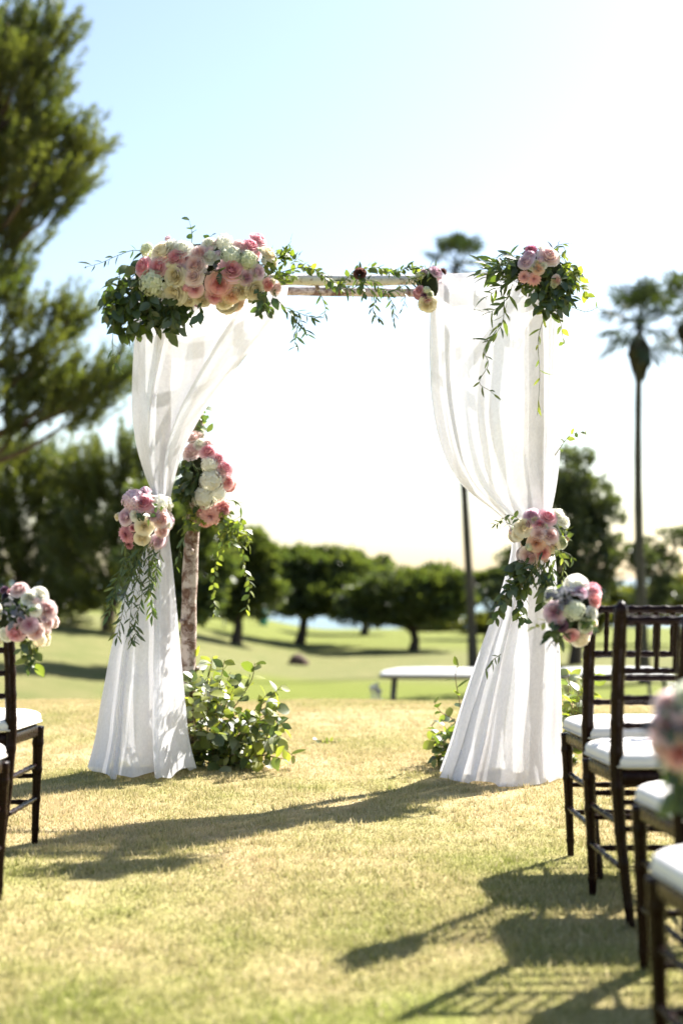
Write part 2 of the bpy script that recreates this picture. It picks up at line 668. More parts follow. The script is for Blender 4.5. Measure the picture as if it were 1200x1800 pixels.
# ------------------------------------------------------------------ trees
M['bark_pine'] = bark_mat('pine_bark', (0.06, 0.04, 0.03), (0.14, 0.10, 0.075))
M['bark_dark'] = bark_mat('dark_bark', (0.035, 0.028, 0.022), (0.09, 0.07, 0.055))
M['bark_palm'] = bark_mat('palm_bark', (0.045, 0.04, 0.033), (0.10, 0.085, 0.07), 6)
M['needles'] = leaf_mat('pine_needles', (0.038, 0.062, 0.026), (0.14, 0.14, 0.042), 0.42, attr=True, gloss=0.03)
M['tree_dark'] = leaf_mat('dark_tree_leaf', (0.036, 0.056, 0.024), (0.12, 0.14, 0.05), 0.4, attr=True, gloss=0.05)
M['tree_olive'] = leaf_mat('olive_tree_leaf', (0.050, 0.062, 0.018), (0.19, 0.18, 0.045), 0.45, attr=True, gloss=0.04)
M['tree_grey'] = leaf_mat('grey_green_tree_leaf', (0.045, 0.060, 0.034), (0.10, 0.115, 0.06), 0.3, attr=True, gloss=0.04)
M['frond'] = leaf_mat('palm_frond', (0.030, 0.048, 0.022), (0.065, 0.085, 0.035), 0.15, attr=True, gloss=0.04)
M['frond_dead'] = leaf_mat('dead_palm_frond', (0.045, 0.042, 0.028), (0.09, 0.075, 0.045), 0.1, attr=True, gloss=0.02)


def rand_dirs(n):
    v = NR.normal(size=(n, 3))
    return v / np.linalg.norm(v, axis=1, keepdims=True)


def leaf_cards(P, D, N, L, W, vary):
    """Rhombic leaf faces: position, direction, normal, length, width."""
    S = np.cross(D, N)
    S /= np.linalg.norm(S, axis=1, keepdims=True) + 1e-9
    L = L[:, None]
    W = W[:, None]
    V = np.stack([P, P + D * L * 0.45 + S * W, P + D * L, P + D * L * 0.45 - S * W], 1)
    n = len(P)
    return V.reshape(-1, 3), np.arange(n * 4).reshape(n, 4), np.repeat(vary, 4)


def cloud_points(c, r, n, shell=0.55):
    d = rand_dirs(n)
    rr = shell + (1 - shell) * NR.random(n) ** 0.6
    rr *= 1 + 0.2 * np.sin(d[:, 0] * 7 + c[0]) * np.sin(d[:, 2] * 6 + c[1])
    return np.asarray(c) + d * rr[:, None] * np.asarray(r), d


def bushy_tree(name, label, base, trunk_r, clumps, mat, leaf=0.2, dens=300, bark='bark_dark', group=None, flat=False, cat='tree'):
    """Trunk with a limb to each clump of leaves; clumps are ellipsoids broken into sprays."""
    base = Vector(base)
    t = thing(name, label, cat, base, group=group)
    mb = MB()
    cs = [(Vector(c) - base, r) for c, r in clumps]
    ctr = sum((c for c, r in cs), Vector()) / len(cs)
    fork = Vector((ctr.x * 0.25, ctr.y * 0.25, ctr.z * 0.42))
    mid = Vector((ctr.x * 0.05 + trunk_r * 0.4, 0, fork.z * 0.5))
    mb.tube([(0, 0, -0.3), (0, 0, 0.1), mid, fork], [trunk_r * 1.5, trunk_r * 1.15, trunk_r * 0.9, trunk_r * 0.8], 9)
    for c, r in cs:
        m1 = fork.lerp(c, 0.5) + Vector((RNG.uniform(-.2, .2), RNG.uniform(-.2, .2), -0.12 * r[2]))
        mb.tube([fork - (fork - mid) * 0.08, m1, c], [trunk_r * 0.6, trunk_r * 0.42, trunk_r * 0.15], 6)
        for k in range(4):
            d = Vector(rand_dirs(1)[0])
            d.z = abs(d.z) * 0.8
            e = c + Vector((d.x * r[0], d.y * r[1], d.z * r[2])) * 0.8
            mb.tube([m1.lerp(c, 0.6), c.lerp(e, 0.5), e], [trunk_r * 0.2, trunk_r * 0.12, trunk_r * 0.04], 4)
    mb.build('trunk', M[bark], t)
    Ps, Ds, Vy = [], [], []
    for c, r in cs:
        area = (r[0] * r[1] + r[1] * r[2] + r[0] * r[2]) * 4.2
        nsub = max(14, int(area * 2.2))
        sp, sd = cloud_points(c, r, nsub, 0.5)
        if flat:
            sp[:, 2] = np.maximum(sp[:, 2], c.z - r[2] * 0.45 + NR.normal(size=nsub) * 0.08)
        per = max(20, int(area * dens / nsub))
        for k in range(nsub):
            rs = 0.12 * (sum(r) / 3) + 0.10 + 0.42 * NR.random() ** 2
            q, qd = cloud_points(sp[k], (rs, rs, rs * 0.7), per, 0.25)
            Ps.append(q)
            dd = qd * 0.7 + sd[k] * 0.5 + np.array([0, 0, 0.15]) + NR.normal(size=(per, 3)) * 0.3
            Ds.append(dd / np.linalg.norm(dd, axis=1, keepdims=True))
            Vy.append(np.clip(NR.random() * 0.6 + NR.random(per) * 0.45, 0, 1))
    P, D, vy = np.concatenate(Ps), np.concatenate(Ds), np.concatenate(Vy)
    n = len(P)
    V, Q, va = leaf_cards(P, D, rand_dirs(n), leaf * (0.6 + 0.8 * NR.random(n)), leaf * (0.22 + 0.18 * NR.random(n)), vy)
    obj('crown', quad_mesh('crown', V, Q, M[mat], va), t)
    return t


def tree_at(name, label, u, vbase, d, trunk_r, clumps, mat, **kw):
    """Clumps given as (u, v, half width px, half height px, depth offset m)."""
    b = at(u, vbase, d)
    gz = ground(b.x, d)
    s = d / F
    cl = []
    for (cu, cv, ru, rv, dy) in clumps:
        c = at(cu, cv, d + dy)
        cl.append((c, (ru * s * 1.12, max(ru, rv) * s * 0.95, rv * s * 1.12)))
    return bushy_tree(name, label, (b.x, d, gz), trunk_r, cl, mat, **kw)


def pine_tree(label, u0, d0, top_uv, lobes, beyond=0, group=None, shag=1.0, trunk_r=0.42):
    """Pine with a limb to each foliage lobe (u, v, half width, half height, depth offset) and brushes of needles."""
    b = at(u0, 1100, d0)
    base = Vector((b.x, d0, ground(b.x, d0)))
    t = thing('pine_tree', label, 'tree', base, group=group)
    top = at(top_uv[0], top_uv[1], d0) - base
    sc = d0 / 38.0
    mb = MB()
    trunk = [Vector((0, 0, -0.4)), Vector((0, 0, 0.3)), Vector((0.25, 0.1, top.z * 0.3)), Vector((top.x * 0.35, 0.2, top.z * 0.6)), Vector((top.x * 0.9, 0, top.z * 0.97))]
    mb.tube(trunk, [trunk_r, trunk_r * .86, trunk_r * .67, trunk_r * .45, 0.03], 10)

    def trunk_at(z):
        for i in range(len(trunk) - 1):
            if trunk[i].z <= z <= trunk[i + 1].z:
                k = (z - trunk[i].z) / (trunk[i + 1].z - trunk[i].z)
                return trunk[i].lerp(trunk[i + 1], k)
        return trunk[-1].copy()

    lobes = list(lobes)
    for k in range(beyond):   # the part of the crown beyond the frame
        v = RNG.uniform(90, 760)
        lobes.append((RNG.uniform(-330, -15) * (0.45 + 0.55 * min(1, (v - 60) / 300)), v, RNG.uniform(38, 62), RNG.uniform(28, 42), RNG.uniform(-2.6, 2.6)))
    Ps, Ds, Ls, Vy = [], [], [], []
    s = d0 / F
    for (u, v, ru, rv, dy) in lobes:
        c = at(u, v, d0 + dy) - base
        R = Vector((ru * s, ru * s * 0.9, rv * s))
        zr = max(1.5, c.z - 0.25 * abs(c.x) - 0.5)
        a = trunk_at(min(zr, top.z * 0.93))
        out = (c - a)
        mb.tube([a, a.lerp(c, 0.5) + Vector((0, 0, -0.15)), c, c + out.normalized() * R.x * 0.7 + Vector((0, 0, 0.2))], [0.10, 0.07, 0.04, 0.015], 5)
        ntw = int((14 + ru * rv * 0.018) * shag)
        tp, td = cloud_points(c, R, ntw, 0.15)
        lobe_tone = RNG.random()
        for q, dv in zip(tp, td):
            w = Vector(q)
            dirv = (out.normalized() * 0.55 + Vector(dv) * 0.45 + Vector((0, 0, 0.65))).normalized()
            ln = RNG.uniform(0.5, 1.15) * sc
            npn = 60
            ts = NR.random(npn)
            P = np.array(w)[None] + np.array(dirv)[None] * (ts * ln)[:, None]
            dd = rand_dirs(npn) * 0.6 + np.array(dirv)[None] * 0.8
            dd /= np.linalg.norm(dd, axis=1, keepdims=True)
            Ps.append(P)
            Ds.append(dd)
            Ls.append((0.14 + 0.12 * NR.random(npn)) * sc)
            Vy.append(np.clip(lobe_tone * 0.35 + NR.random() * 0.4 + 0.25 * NR.random(npn), 0, 1))
    mb.build('trunk', M['bark_pine'], t)
    P, D, L, vy = np.concatenate(Ps), np.concatenate(Ds), np.concatenate(Ls), np.concatenate(Vy)
    V, Q, va = leaf_cards(P, D, rand_dirs(len(P)), L, np.full(len(P), 0.016 * sc), vy)
    obj('crown', quad_mesh('crown', V, Q, M['needles'], va), t)


def palm_tree(u, v_crown, d, v_skirt, label, crown_r, seed, r_top, r_low):
    rg = random.Random(seed)
    c = at(u, v_crown, d)
    base = Vector((c.x + (0.10 if seed % 2 else 0.46), d, ground(c.x, d)))
    t = thing('palm_tree', label, 'palm', base, group='tall fan palms beyond the arch')
    head = c - base
    mb = MB()
    H = head.z
    pts, rad = [], []
    for i in range(15):
        k = i / 14
        pts.append(Vector((head.x * k + 0.11 * math.sin(k * 3.4 + seed), 0.04 * math.sin(k * 4), -0.2 + (H + 0.2) * k)))
        rad.append(r_low * (1.25 - 0.25 * min(1, k * 8)) * (1 - k) + r_top * k + 0.012 * ((i % 2)))
    mb.tube(pts, rad, 9)
    mb.build('trunk', M['bark_palm'], t)
    Pl, Pd = MB(), MB()
    nleaf = 24
    for i in range(nleaf):
        az = i * 2.399 + rg.uniform(-.3, .3)
        el = math.radians(84 - 128 * (i / nleaf) + rg.uniform(-8, 8))
        dv = Vector((math.cos(az) * math.cos(el), math.sin(az) * math.cos(el), math.sin(el)))
        stem = crown_r * rg.uniform(0.50, 0.72)
        p1 = head + dv * stem + Vector((0, 0, -0.06 * stem))
        Pl.tube([head, head + dv * stem * 0.5 + Vector((0, 0, 0.03)), p1], [0.03, 0.02, 0.014], 4, False)
        side = dv.cross(Vector((0, 0, 1)))
        side = side.normalized() if side.length > 0.01 else Vector((1, 0, 0))
        upn = side.cross(dv)
        fan = crown_r * rg.uniform(0.38, 0.48)
        nb = 17
        col = rg.random()
        for k in range(nb):
            a = math.radians(-125 + 250 * k / (nb - 1))
            ln = fan * (0.62 + 0.38 * math.cos(a * 0.55))
            bd = dv * math.cos(a) + side * math.sin(a) + upn * (0.08 * (-1) ** k)
            tip = p1 + bd * ln + Vector((0, 0, -0.22 * ln))
            sd = (side * math.cos(a) - dv * math.sin(a)) * (ln * 0.085)
            m_ = p1 + bd * ln * 0.55
            Pl.add([p1, m_ + sd, tip, m_ - sd], [(0, 1, 2, 3)], col)
    sk = at(u, v_skirt, d) - base
    for i in range(40):
        az = i * 2.399
        dv = Vector((math.cos(az), math.sin(az), 0))
        z0 = head.z - rg.uniform(0.0, 0.65) * (head.z - sk.z)
        a = Vector((head.x * z0 / H, 0, z0))
        ln = min((z0 - sk.z) * rg.uniform(0.85, 1.05) + 0.1, 1.4)
        off = rg.uniform(0.14, 0.26) * crown_r * max(0.25, (z0 - sk.z) / (head.z - sk.z))
        for j in range(4):
            sd = Vector((-dv.y, dv.x, 0)) * (0.09 + 0.04 * j)
            m_ = a + dv * off + Vector((0, 0, -ln * 0.45)) + sd * rg.uniform(-1, 1)
            Pd.add([a + dv * 0.08, m_ + sd * 0.7, a + dv * off * 0.5 + Vector((0, 0, -ln)) + sd * rg.uniform(-1, 1), m_ - sd * 0.7], [(0, 1, 2, 3)], rg.random())
    obj('crown', Pl.data('crown', M['frond'], False, 'vary'), t)
    obj('dead_frond_skirt', Pd.data('dead_frond_skirt', M['frond_dead'], False, 'vary'), t)


LT = 'trees behind the left drape'
pine_tree('tall shaggy pine reaching to the top of the sky beside the lawn', -58, 38.0, (15, 30), [
    (10, 75, 40, 50, 0), (55, 90, 42, 55, .4), (95, 75, 22, 36, 0), (25, 150, 55, 55, -.3), (72, 165, 38, 50, .2),
    (20, 225, 62, 48, .5), (78, 235, 34, 40, -.3), (112, 265, 34, 26, .2), (145, 285, 34, 22, 0), (130, 330, 30, 20, .4),
    (28, 300, 60, 38, -.4), (92, 330, 46, 32, .3), (30, 365, 56, 30, .2), (85, 380, 38, 30, -.2), (12, 415, 36, 28, 0),
    (14, 490, 26, 22, .3), (28, 575, 46, 30, 0), (95, 590, 38, 34, .3), (118, 570, 22, 22, 0), (60, 640, 58, 26, -.3),
    (30, 690, 60, 40, .2), (105, 700, 62, 36, -.2), (165, 690, 52, 36, .4), (200, 678, 30, 26, 0), (120, 745, 60, 24, 0), (20, 770, 30, 30, 0),
    (20, 120, 50, 50, .8), (40, 260, 60, 50, 1.0), (50, 340, 60, 40, -.9), (30, 440, 40, 20, .5), (70, 715, 70, 36, .8)], 46)
pine_tree('olive green pine at the far left below the long branches of the tall pine', 25, 60.0, (25, 800), [
    (12, 830, 40, 34, 0), (55, 845, 38, 30, .6), (98, 850, 34, 32, -.4), (-20, 860, 50, 50, .3), (25, 890, 62, 42, -.3), (90, 905, 52, 40, .5), (40, 950, 70, 46, 0),
    (110, 965, 46, 44, .4), (5, 1000, 64, 46, -.3), (80, 1015, 60, 40, .2), (30, 1050, 70, 34, .4), (115, 1050, 46, 30, 0), (-50, 950, 60, 80, 0), (60, 1075, 70, 24, .5), (0, 1070, 60, 26, -.5)], 0, LT, 1.05, 0.3)
pine_tree('ragged topped olive pine directly behind the left drape', 190, 58.0, (225, 790), [
    (232, 815, 26, 34, 0), (195, 838, 34, 30, .4), (155, 850, 32, 32, -.3), (250, 860, 36, 40, .3), (205, 890, 52, 42, 0), (150, 915, 46, 44, .4), (255, 925, 44, 46, -.4),
    (195, 960, 62, 46, 0), (140, 985, 46, 46, .3), (240, 1000, 54, 44, .2), (175, 1035, 64, 38, -.2), (250, 1045, 46, 30, 0), (150, 1075, 60, 24, .4), (215, 1072, 60, 24, -.4)], 0, LT, 1.05, 0.3)
palm_tree(1122, 575, 50.0, 668, 'fan palm with a hanging skirt of dead fronds behind the right chairs', 1.85, 3, 0.10, 0.19)
palm_tree(1212, 548, 52.0, 640, 'fan palm cut by the right edge of the photo', 1.85, 5, 0.10, 0.19)
palm_tree(803, 470, 55.0, 560, 'tallest fan palm, rising behind the middle of the arch beam', 1.6, 8, 0.10, 0.17)

tree_at('broadleaf_tree', 'dark rounded tree behind the left drape and birch post', 288, 1140, 44, 0.22,
        [(275, 900, 45, 50, 0), (320, 930, 52, 45, .3), (285, 990, 60, 60, 0), (350, 990, 50, 55, .4), (330, 1045, 60, 36, 0)], 'tree_dark', leaf=0.22, group=LT)
tree_at('broadleaf_tree', 'lower green tree behind the hanging vine of the birch post', 415, 1092, 68, 0.24,
        [(380, 975, 45, 45, 0), (430, 975, 42, 40, .4), (455, 990, 32, 34, 0), (395, 1035, 52, 42, .3), (450, 1045, 38, 30, 0)], 'tree_dark', leaf=0.24, group=LT)
CT = 'umbrella crowned trees on the fairway'
tree_at('umbrella_tree', 'dark umbrella crowned tree with the larger crown on the far fairway', 527, 1135, 76, 0.26,
        [(515, 1010, 60, 34, 0), (580, 1008, 62, 32, .5), (486, 1040, 46, 30, -.5), (552, 1052, 84, 32, 0), (628, 1034, 54, 32, .4), (542, 992, 56, 22, 0), (590, 1046, 60, 30, -.6)],
        'tree_dark', leaf=0.26, dens=300, group=CT, flat=True)
tree_at('umbrella_tree', 'lower wide umbrella crowned tree on the far fairway beside the palm trunk', 727, 1146, 72, 0.24,
        [(690, 1042, 60, 34, 0), (748, 1040, 58, 34, .4), (790, 1058, 38, 26, 0), (640, 1062, 52, 30, -.4), (720, 1070, 74, 28, .3)],
        'tree_dark', leaf=0.25, dens=300, group=CT, flat=True)
tree_at('umbrella_tree', 'dark tree partly hidden between the two umbrella crowned trees', 640, 1118, 90, 0.24,
        [(635, 1010, 40, 28, 0), (605, 1048, 52, 36, .3), (660, 1052, 48, 32, 0)], 'tree_dark', leaf=0.28, dens=380, group=CT, flat=True)
tree_at('loose_tree', 'grey green ragged tree behind the right drape and the palm trunk', 1010, 1120, 60, 0.26,
        [(1005, 835, 26, 46, 0), (1040, 880, 36, 40, .4), (995, 900, 40, 50, 0), (1065, 930, 32, 34, .3), (1000, 960, 46, 34, 0), (930, 1000, 44, 50, .2), (1085, 985, 46, 22, 0), (1010, 1040, 60, 40, .4), (900, 1050, 40, 34, 0)],
        'tree_grey', leaf=0.22, dens=150)
tree_at('low_tree', 'low dark tree between the palm trunk and the right drape', 858, 1122, 84, 0.2,
        [(850, 1028, 34, 20, 0), (885, 1030, 36, 26, .3)], 'tree_dark', leaf=0.26, dens=400, flat=True)
tree_at('low_tree', 'thin leafed tree at the far right behind the chair backs', 1150, 1100, 70, 0.14,
        [(1135, 965, 26, 14, 0), (1165, 1000, 30, 18, .4), (1190, 945, 26, 12, 0), (1150, 1040, 40, 22, 0)], 'tree_grey', leaf=0.2, dens=150)
SH = 'low shrubs along the far edge of the fairway'
for u, v, w, h, d, lab in ((860, 1112, 60, 24, 92, 'low brown green shrub at the foot of the palm trunk'),
                           (1120, 1085, 80, 34, 80, 'wide dark shrub seen through the chair backs'),
                           (1195, 1062, 50, 30, 74, 'rounded green shrub at the right edge above the chair backs'),
                           (390, 1098, 34, 16, 96, 'small shrub under the trees left of the umbrella tree'),
                           (770, 1108, 42, 14, 97, 'low shrub under the wide umbrella crowned tree'),
                           (1020, 1100, 60, 30, 78, 'dark shrub behind the chair bouquet')):
    tree_at('shrub', lab, u, v + 8, d, 0.06, [(u - w * .4, v - h * .5, w * .55, h * .6, 0), (u + w * .4, v - h * .55, w * .55, h * .65, .3), (u, v - h * .6, w * .5, h * .8, 0)],
            'tree_olive', leaf=0.2, dens=260, group=SH, cat='shrub')

# ------------------------------------------------------------------ things on the golf course
M['cart_white'] = plain('cart_white_paint', (0.42, 0.42, 0.40), 0.45, vary=0.2)
M['cart_dark'] = plain('cart_dark_plastic', (0.04, 0.04, 0.045), 0.5)
M['cart_seat'] = plain('cart_seat_vinyl', (0.55, 0.52, 0.46), 0.5)
M['tyre'] = plain('rubber_tyre', (0.02, 0.02, 0.02), 0.8)
M['steel'] = plain('grey_steel', (0.45, 0.45, 0.46), 0.35, Metallic=0.8)
mg, nt, out = new_mat('cart_windscreen')
gl = nd(nt, 'ShaderNodeBsdfTransparent')
gg = nd(nt, 'ShaderNodeBsdfGlossy')
gg.inputs['Roughness'].default_value = 0.05
mx = nd(nt, 'ShaderNodeMixShader')
mx.inputs[0].default_value = 0.12
nt.links.new(gl.outputs[0], mx.inputs[1])
nt.links.new(gg.outputs[0], mx.inputs[2])
nt.links.new(mx.outputs[0], out.inputs[0])
M['screen'] = mg


def slab(mb, c, s, r, n=5, crown=0.0):
    """Rounded rectangular slab."""
    x, y, z = s[0] / 2 - r, s[1] / 2 - r, s[2] / 2
    ring = []
    for qx, qy, a0 in ((1, 1, 0), (-1, 1, 90), (-1, -1, 180), (1, -1, 270)):
        for k in range(n):
            a = math.radians(a0 + 90 * k / (n - 1))
            ring.append((qx * x + r * math.cos(a), qy * y + r * math.sin(a)))
    m = len(ring)
    vs, fs = [], []
    levels = [(-z, 0.94), (-z * 0.5, 1.0), (z * 0.4, 1.0), (z * 0.85, 0.96), (z + crown * 0.6, 0.75), (z + crown, 0.3)]
    for zz, k in levels:
        vs += [(c[0] + px * k, c[1] + py * k, c[2] + zz) for px, py in ring]
    for i in range(len(levels) - 1):
        for k in range(m):
            a, b = i * m + k, i * m + (k + 1) % m
            fs.append((a, b, b + m, a + m))
    fs.append(tuple(reversed(range(m))))
    fs.append(tuple(range((len(levels) - 1) * m, len(levels) * m)))
    mb.add(vs, fs)


def golf_cart(x, y, rz, label):
    t = thing('golf_cart', label, 'golf cart', (x, y, ground(x, y)), rz, 'golf carts parked below the crest')
    mb = MB()
    slab(mb, (0, 0, 1.86), (2.05, 1.2, 0.06), 0.22, crown=0.07)
    roof = mb.build('roof', M['cart_white'], t)
    mb = MB()
    slab(mb, (0, 0, 1.812), (2.09, 1.24, 0.035), 0.23)
    mb.build('gutter', M['cart_dark'], roof)
    for px, tx in ((0.86, 0.42), (-0.78, -0.86)):
        for sy in (-1, 1):
            mb = MB()
            mb.tube([(tx if px > 0 else px, sy * 0.5, 0.75), (px * 0.95, sy * 0.52, 1.82)] if px > 0 else [(tx, sy * 0.5, 0.8), (px, sy * 0.52, 1.82)], 0.032, 6)
            mb.build('roof_strut', M['cart_dark'], t)
    mb = MB()
    slab(mb, (0, 0, 0.38), (2.2, 1.12, 0.16), 0.15)
    slab(mb, (-0.72, 0, 0.58), (0.75, 1.12, 0.36), 0.12, crown=0.03)
    slab(mb, (0.88, 0, 0.60), (0.5, 1.08, 0.42), 0.16, crown=0.04)
    mb.box((0.66, 0, 0.72), (0.08, 1.0, 0.34), Matrix.Rotation(-0.3, 3, 'Y'))
    mb.build('body', M['cart_white'], t)
    mb = MB()
    slab(mb, (-0.22, 0, 0.66), (0.5, 1.02, 0.14), 0.08, crown=0.02)
    mb.build('seat', M['cart_seat'], t)
    mb = MB()
    mb.box((-0.50, 0, 0.98), (0.10, 1.0, 0.42), Matrix.Rotation(-0.2, 3, 'Y'))
    mb.build('backrest', M['cart_seat'], t)
    mb = MB()
    mb.tube([(0.62, 0.25, 0.75), (0.36, 0.25, 1.0)], 0.018, 6)
    ring = [Vector((0.36, 0.25, 1.0)) + Vector((0.07 * math.sin(a) , 0.17 * math.cos(a), 0.14 * math.sin(a))) for a in [k * math.pi / 8 for k in range(17)]]
    mb.tube(ring, 0.013, 6, False)
    mb.build('steering_wheel', M['cart_dark'], t)
    mb = MB()
    mb.box((0.63, 0, 1.3), (0.012, 0.98, 0.86), Matrix.Rotation(0.38, 3, 'Y'))
    mb.build('windscreen', M['screen'], t, smooth=False)
    for wx in (0.78, -0.72):
        for sy in (-1, 1):
            mb = MB()
            mb.tube([(wx, sy * 0.44, 0.23), (wx, sy * 0.46, 0.23), (wx, sy * 0.58, 0.23), (wx, sy * 0.6, 0.23)], [0.17, 0.225, 0.225, 0.17], 16)
            w = mb.build('wheel', M['tyre'], t)
            mb = MB()
            mb.tube([(wx, sy * 0.595, 0.23), (wx, sy * 0.612, 0.23)], [0.12, 0.10], 12)
            mb.build('rim', M['steel'], w)
    for sy in (-1, 1):
        mb = MB()
        mb.tube([(1.10, sy * 0.36, 0.66), (1.145, sy * 0.36, 0.66)], [0.07, 0.055], 10)
        mb.build('headlight', M['steel'], t)
    for sy, mm in ((-0.24, 'cart_dark'), (0.22, 'cart_white')):
        mb = MB()
        mb.tube([(-1.02, sy, 0.5), (-1.05, sy, 0.6), (-1.10, sy, 1.3), (-1.105, sy, 1.36)], [0.12, 0.135, 0.15, 0.14], 12)
        gbag = mb.build('golf_bag', M[mm], t)
        for q in range(5):
            mb = MB()
            a = q * 1.26
            x0, y0 = -1.10 + 0.07 * math.cos(a), sy + 0.07 * math.sin(a)
            mb.tube([(x0, y0, 1.2), (x0 - 0.02, y0 + 0.01, 1.52 + 0.03 * q)], 0.008, 5)
            mb.tube([(x0 - 0.02, y0 - 0.03, 1.50 + 0.03 * q), (x0 - 0.02, y0 + 0.02, 1.53 + 0.03 * q), (x0 - 0.02, y0 + 0.08, 1.52 + 0.03 * q)], [0.015, 0.035, 0.02], 6)
            mb.build('golf_club', M['steel'], gbag)
    return t


pc = at(772, 1190, 26.0)
golf_cart(pc.x, pc.y, math.radians(-5), 'white roofed golf cart half hidden below the lawn crest between the drapes')
pc = at(1075, 1190, 26.4)
golf_cart(pc.x, pc.y, math.radians(183), 'white roofed golf cart half hidden below the lawn crest behind the right chairs')


def boulder():
    d = 60.0
    p = at(523, 1172, d)
    mb = MB()
    n, m_ = 14, 7
    vs, fs = [], []
    for i in range(m_):
        ph = math.pi / 2 * i / (m_ - 1)
        for k in range(n):
            a = 2 * math.pi * k / n
            r = 0.42 * math.cos(ph) * (1 + 0.14 * math.sin(3 * a + i) + 0.08 * math.sin(5 * a)) + 0.01
            vs.append((r * math.cos(a), r * math.sin(a) * 0.8, 0.46 * math.sin(ph) * (1 + 0.1 * math.sin(2 * a)) - 0.05))
    for i in range(m_ - 1):
        for k in range(n):
            a, b = i * n + k, i * n + (k + 1) % n
            fs.append((a, b, b + n, a + n))
    fs.append(tuple(range((m_ - 1) * n, m_ * n)))
    mb.add(vs, fs)
    o = mb.build('boulder', plain('brown_boulder', (0.09, 0.06, 0.045), 0.9, 0.2, 0.4, 5), loc=(p.x, d, ground(p.x, d)))
    tag(o, 'dark brown boulder lying alone on the dry fairway', 'boulder')


boulder()


def tee_things():
    d = 78.0
    p = at(403, 1115, d)
    t = thing('ball_washer', 'small white box on legs at the far edge of the fairway', 'utility box', (p.x, d, ground(p.x, d)))
    mb = MB()
    slab(mb, (0, 0, 0.85), (0.75, 0.5, 0.55), 0.1, crown=0.05)
    mb.build('cabinet', M['cart_white'], t)
    for sx in (-1, 1):
        for sy in (-1, 1):
            mb = MB()
            mb.tube([(sx * 0.28, sy * 0.18, 0), (sx * 0.28, sy * 0.18, 0.6)], 0.03, 6)
            mb.build('leg', M['steel'], t)
    d = 92.0
    p = at(463, 1085, d)
    t = thing('litter_bin', 'small teal litter bin under the far trees', 'bin', (p.x, d, ground(p.x, d)))
    tl = plain('teal_plastic', (0.05, 0.30, 0.24), 0.5)
    mb = MB()
    mb.tube([(0, 0, 0), (0, 0, 0.05), (0, 0, 0.8), (0, 0, 0.82)], [0.24, 0.26, 0.32, 0.30], 14)
    mb.build('drum', tl, t)
    mb = MB()
    mb.tube([(0, 0, 0.825), (0, 0, 0.88), (0, 0, 0.98)], [0.34, 0.33, 0.12], 14)
    mb.build('lid', tl, t)


tee_things()

# ------------------------------------------------------------------ wedding arch
AL = at(284, 1347, 7.30)      # front left post foot
AR = at(945, 1362, 7.15)      # front right post foot
FL = Vector((AL.x, 7.30, 0))
FR = Vector((AR.x, 7.15, 0))
AX = (FR - FL).normalized()                       # along the beam
AY = Vector((-AX.y, AX.x, 0))                     # away from the camera
DEP = 0.36
BL = FL + AY * DEP + AX * 0.055
BR = FR + AY * DEP - AX * 0.02
ZB = 2.385


def birch_pole(name, p0, p1, r0, r1, parent, base, seed, stubs=3, mat='birch'):
    rg = random.Random(seed)
    p0, p1 = Vector(p0) - base, Vector(p1) - base
    n = 22
    pts, rad = [], []
    ax = (p1 - p0).normalized()
    s1 = ax.cross(Vector((0.3, 0.5, 0.81))).normalized()
    s2 = ax.cross(s1)
    for i in range(n):
        k = i / (n - 1)
        w = math.sin(k * math.pi)
        pts.append(p0.lerp(p1, k) + s1 * (0.012 * math.sin(k * 7 + seed) * w) + s2 * (0.010 * math.sin(k * 5 + seed * 2) * w))
        rad.append((r0 * (1 - k) + r1 * k) * (1 + 0.07 * math.sin(i * 2.3 + seed) + rg.uniform(-.05, .05)))
    mb = MB()
    mb.tube(pts, rad, 12)
    o = mb.build(name, M[mat], parent)
    for j in range(stubs):
        k = rg.randrange(3, n - 3)
        dv = (s1 * rg.uniform(-1, 1) + s2 * rg.uniform(-1, 1)).normalized()
        mb = MB()
        mb.tube([pts[k], pts[k] + dv * (rad[k] + 0.02) + ax * 0.015], [rad[k] * 0.45, rad[k] * 0.3], 7)
        mb.build('branch_stub', M['birch'], o)
    return o


def build_arch():
    base = Vector(((FL.x + FR.x) / 2, (FL.y + FR.y) / 2, 0))
    t = thing('wedding_arch', 'birch pole wedding arch with four posts standing on the lawn', 'arch', base)
    for i, (a, lean) in enumerate(((FL, 0.0), (FR, 0.0), (BL, 0.06), (BR, 0.0))):
        top = a + Vector((lean, 0, ZB + 0.03))
        birch_pole('post', a - Vector((0, 0, 0.12)), top, 0.043, 0.034, t, base, 10 + i, 4)
    e = AX * 0.16
    up = Vector((0, 0, ZB))
    birch_pole('beam', FL - e + up + AY * -0.06 + Vector((0, 0, 0.03)), FR + e + up + AY * -0.06 + Vector((0, 0, 0.04)), 0.029, 0.024, t, base, 31, 4, 'birch_pale')
    birch_pole('beam', BL - e * 1.6 + up + AY * 0.03 + Vector((0, 0, 0.066)), BR + e + up + AY * 0.03 + Vector((0, 0, 0.058)), 0.026, 0.021, t, base, 37, 4)
    birch_pole('cross_beam', FL - AY * 0.14 + up + Vector((0, 0, 0.085)), BL + AY * 0.12 + up + Vector((0, 0, 0.085)), 0.026, 0.022, t, base, 41, 1)
    birch_pole('cross_beam', FR - AY * 0.14 + up + Vector((0, 0, 0.09)), BR + AY * 0.12 + up + Vector((0, 0, 0.085)), 0.026, 0.022, t, base, 43, 1)


build_arch()


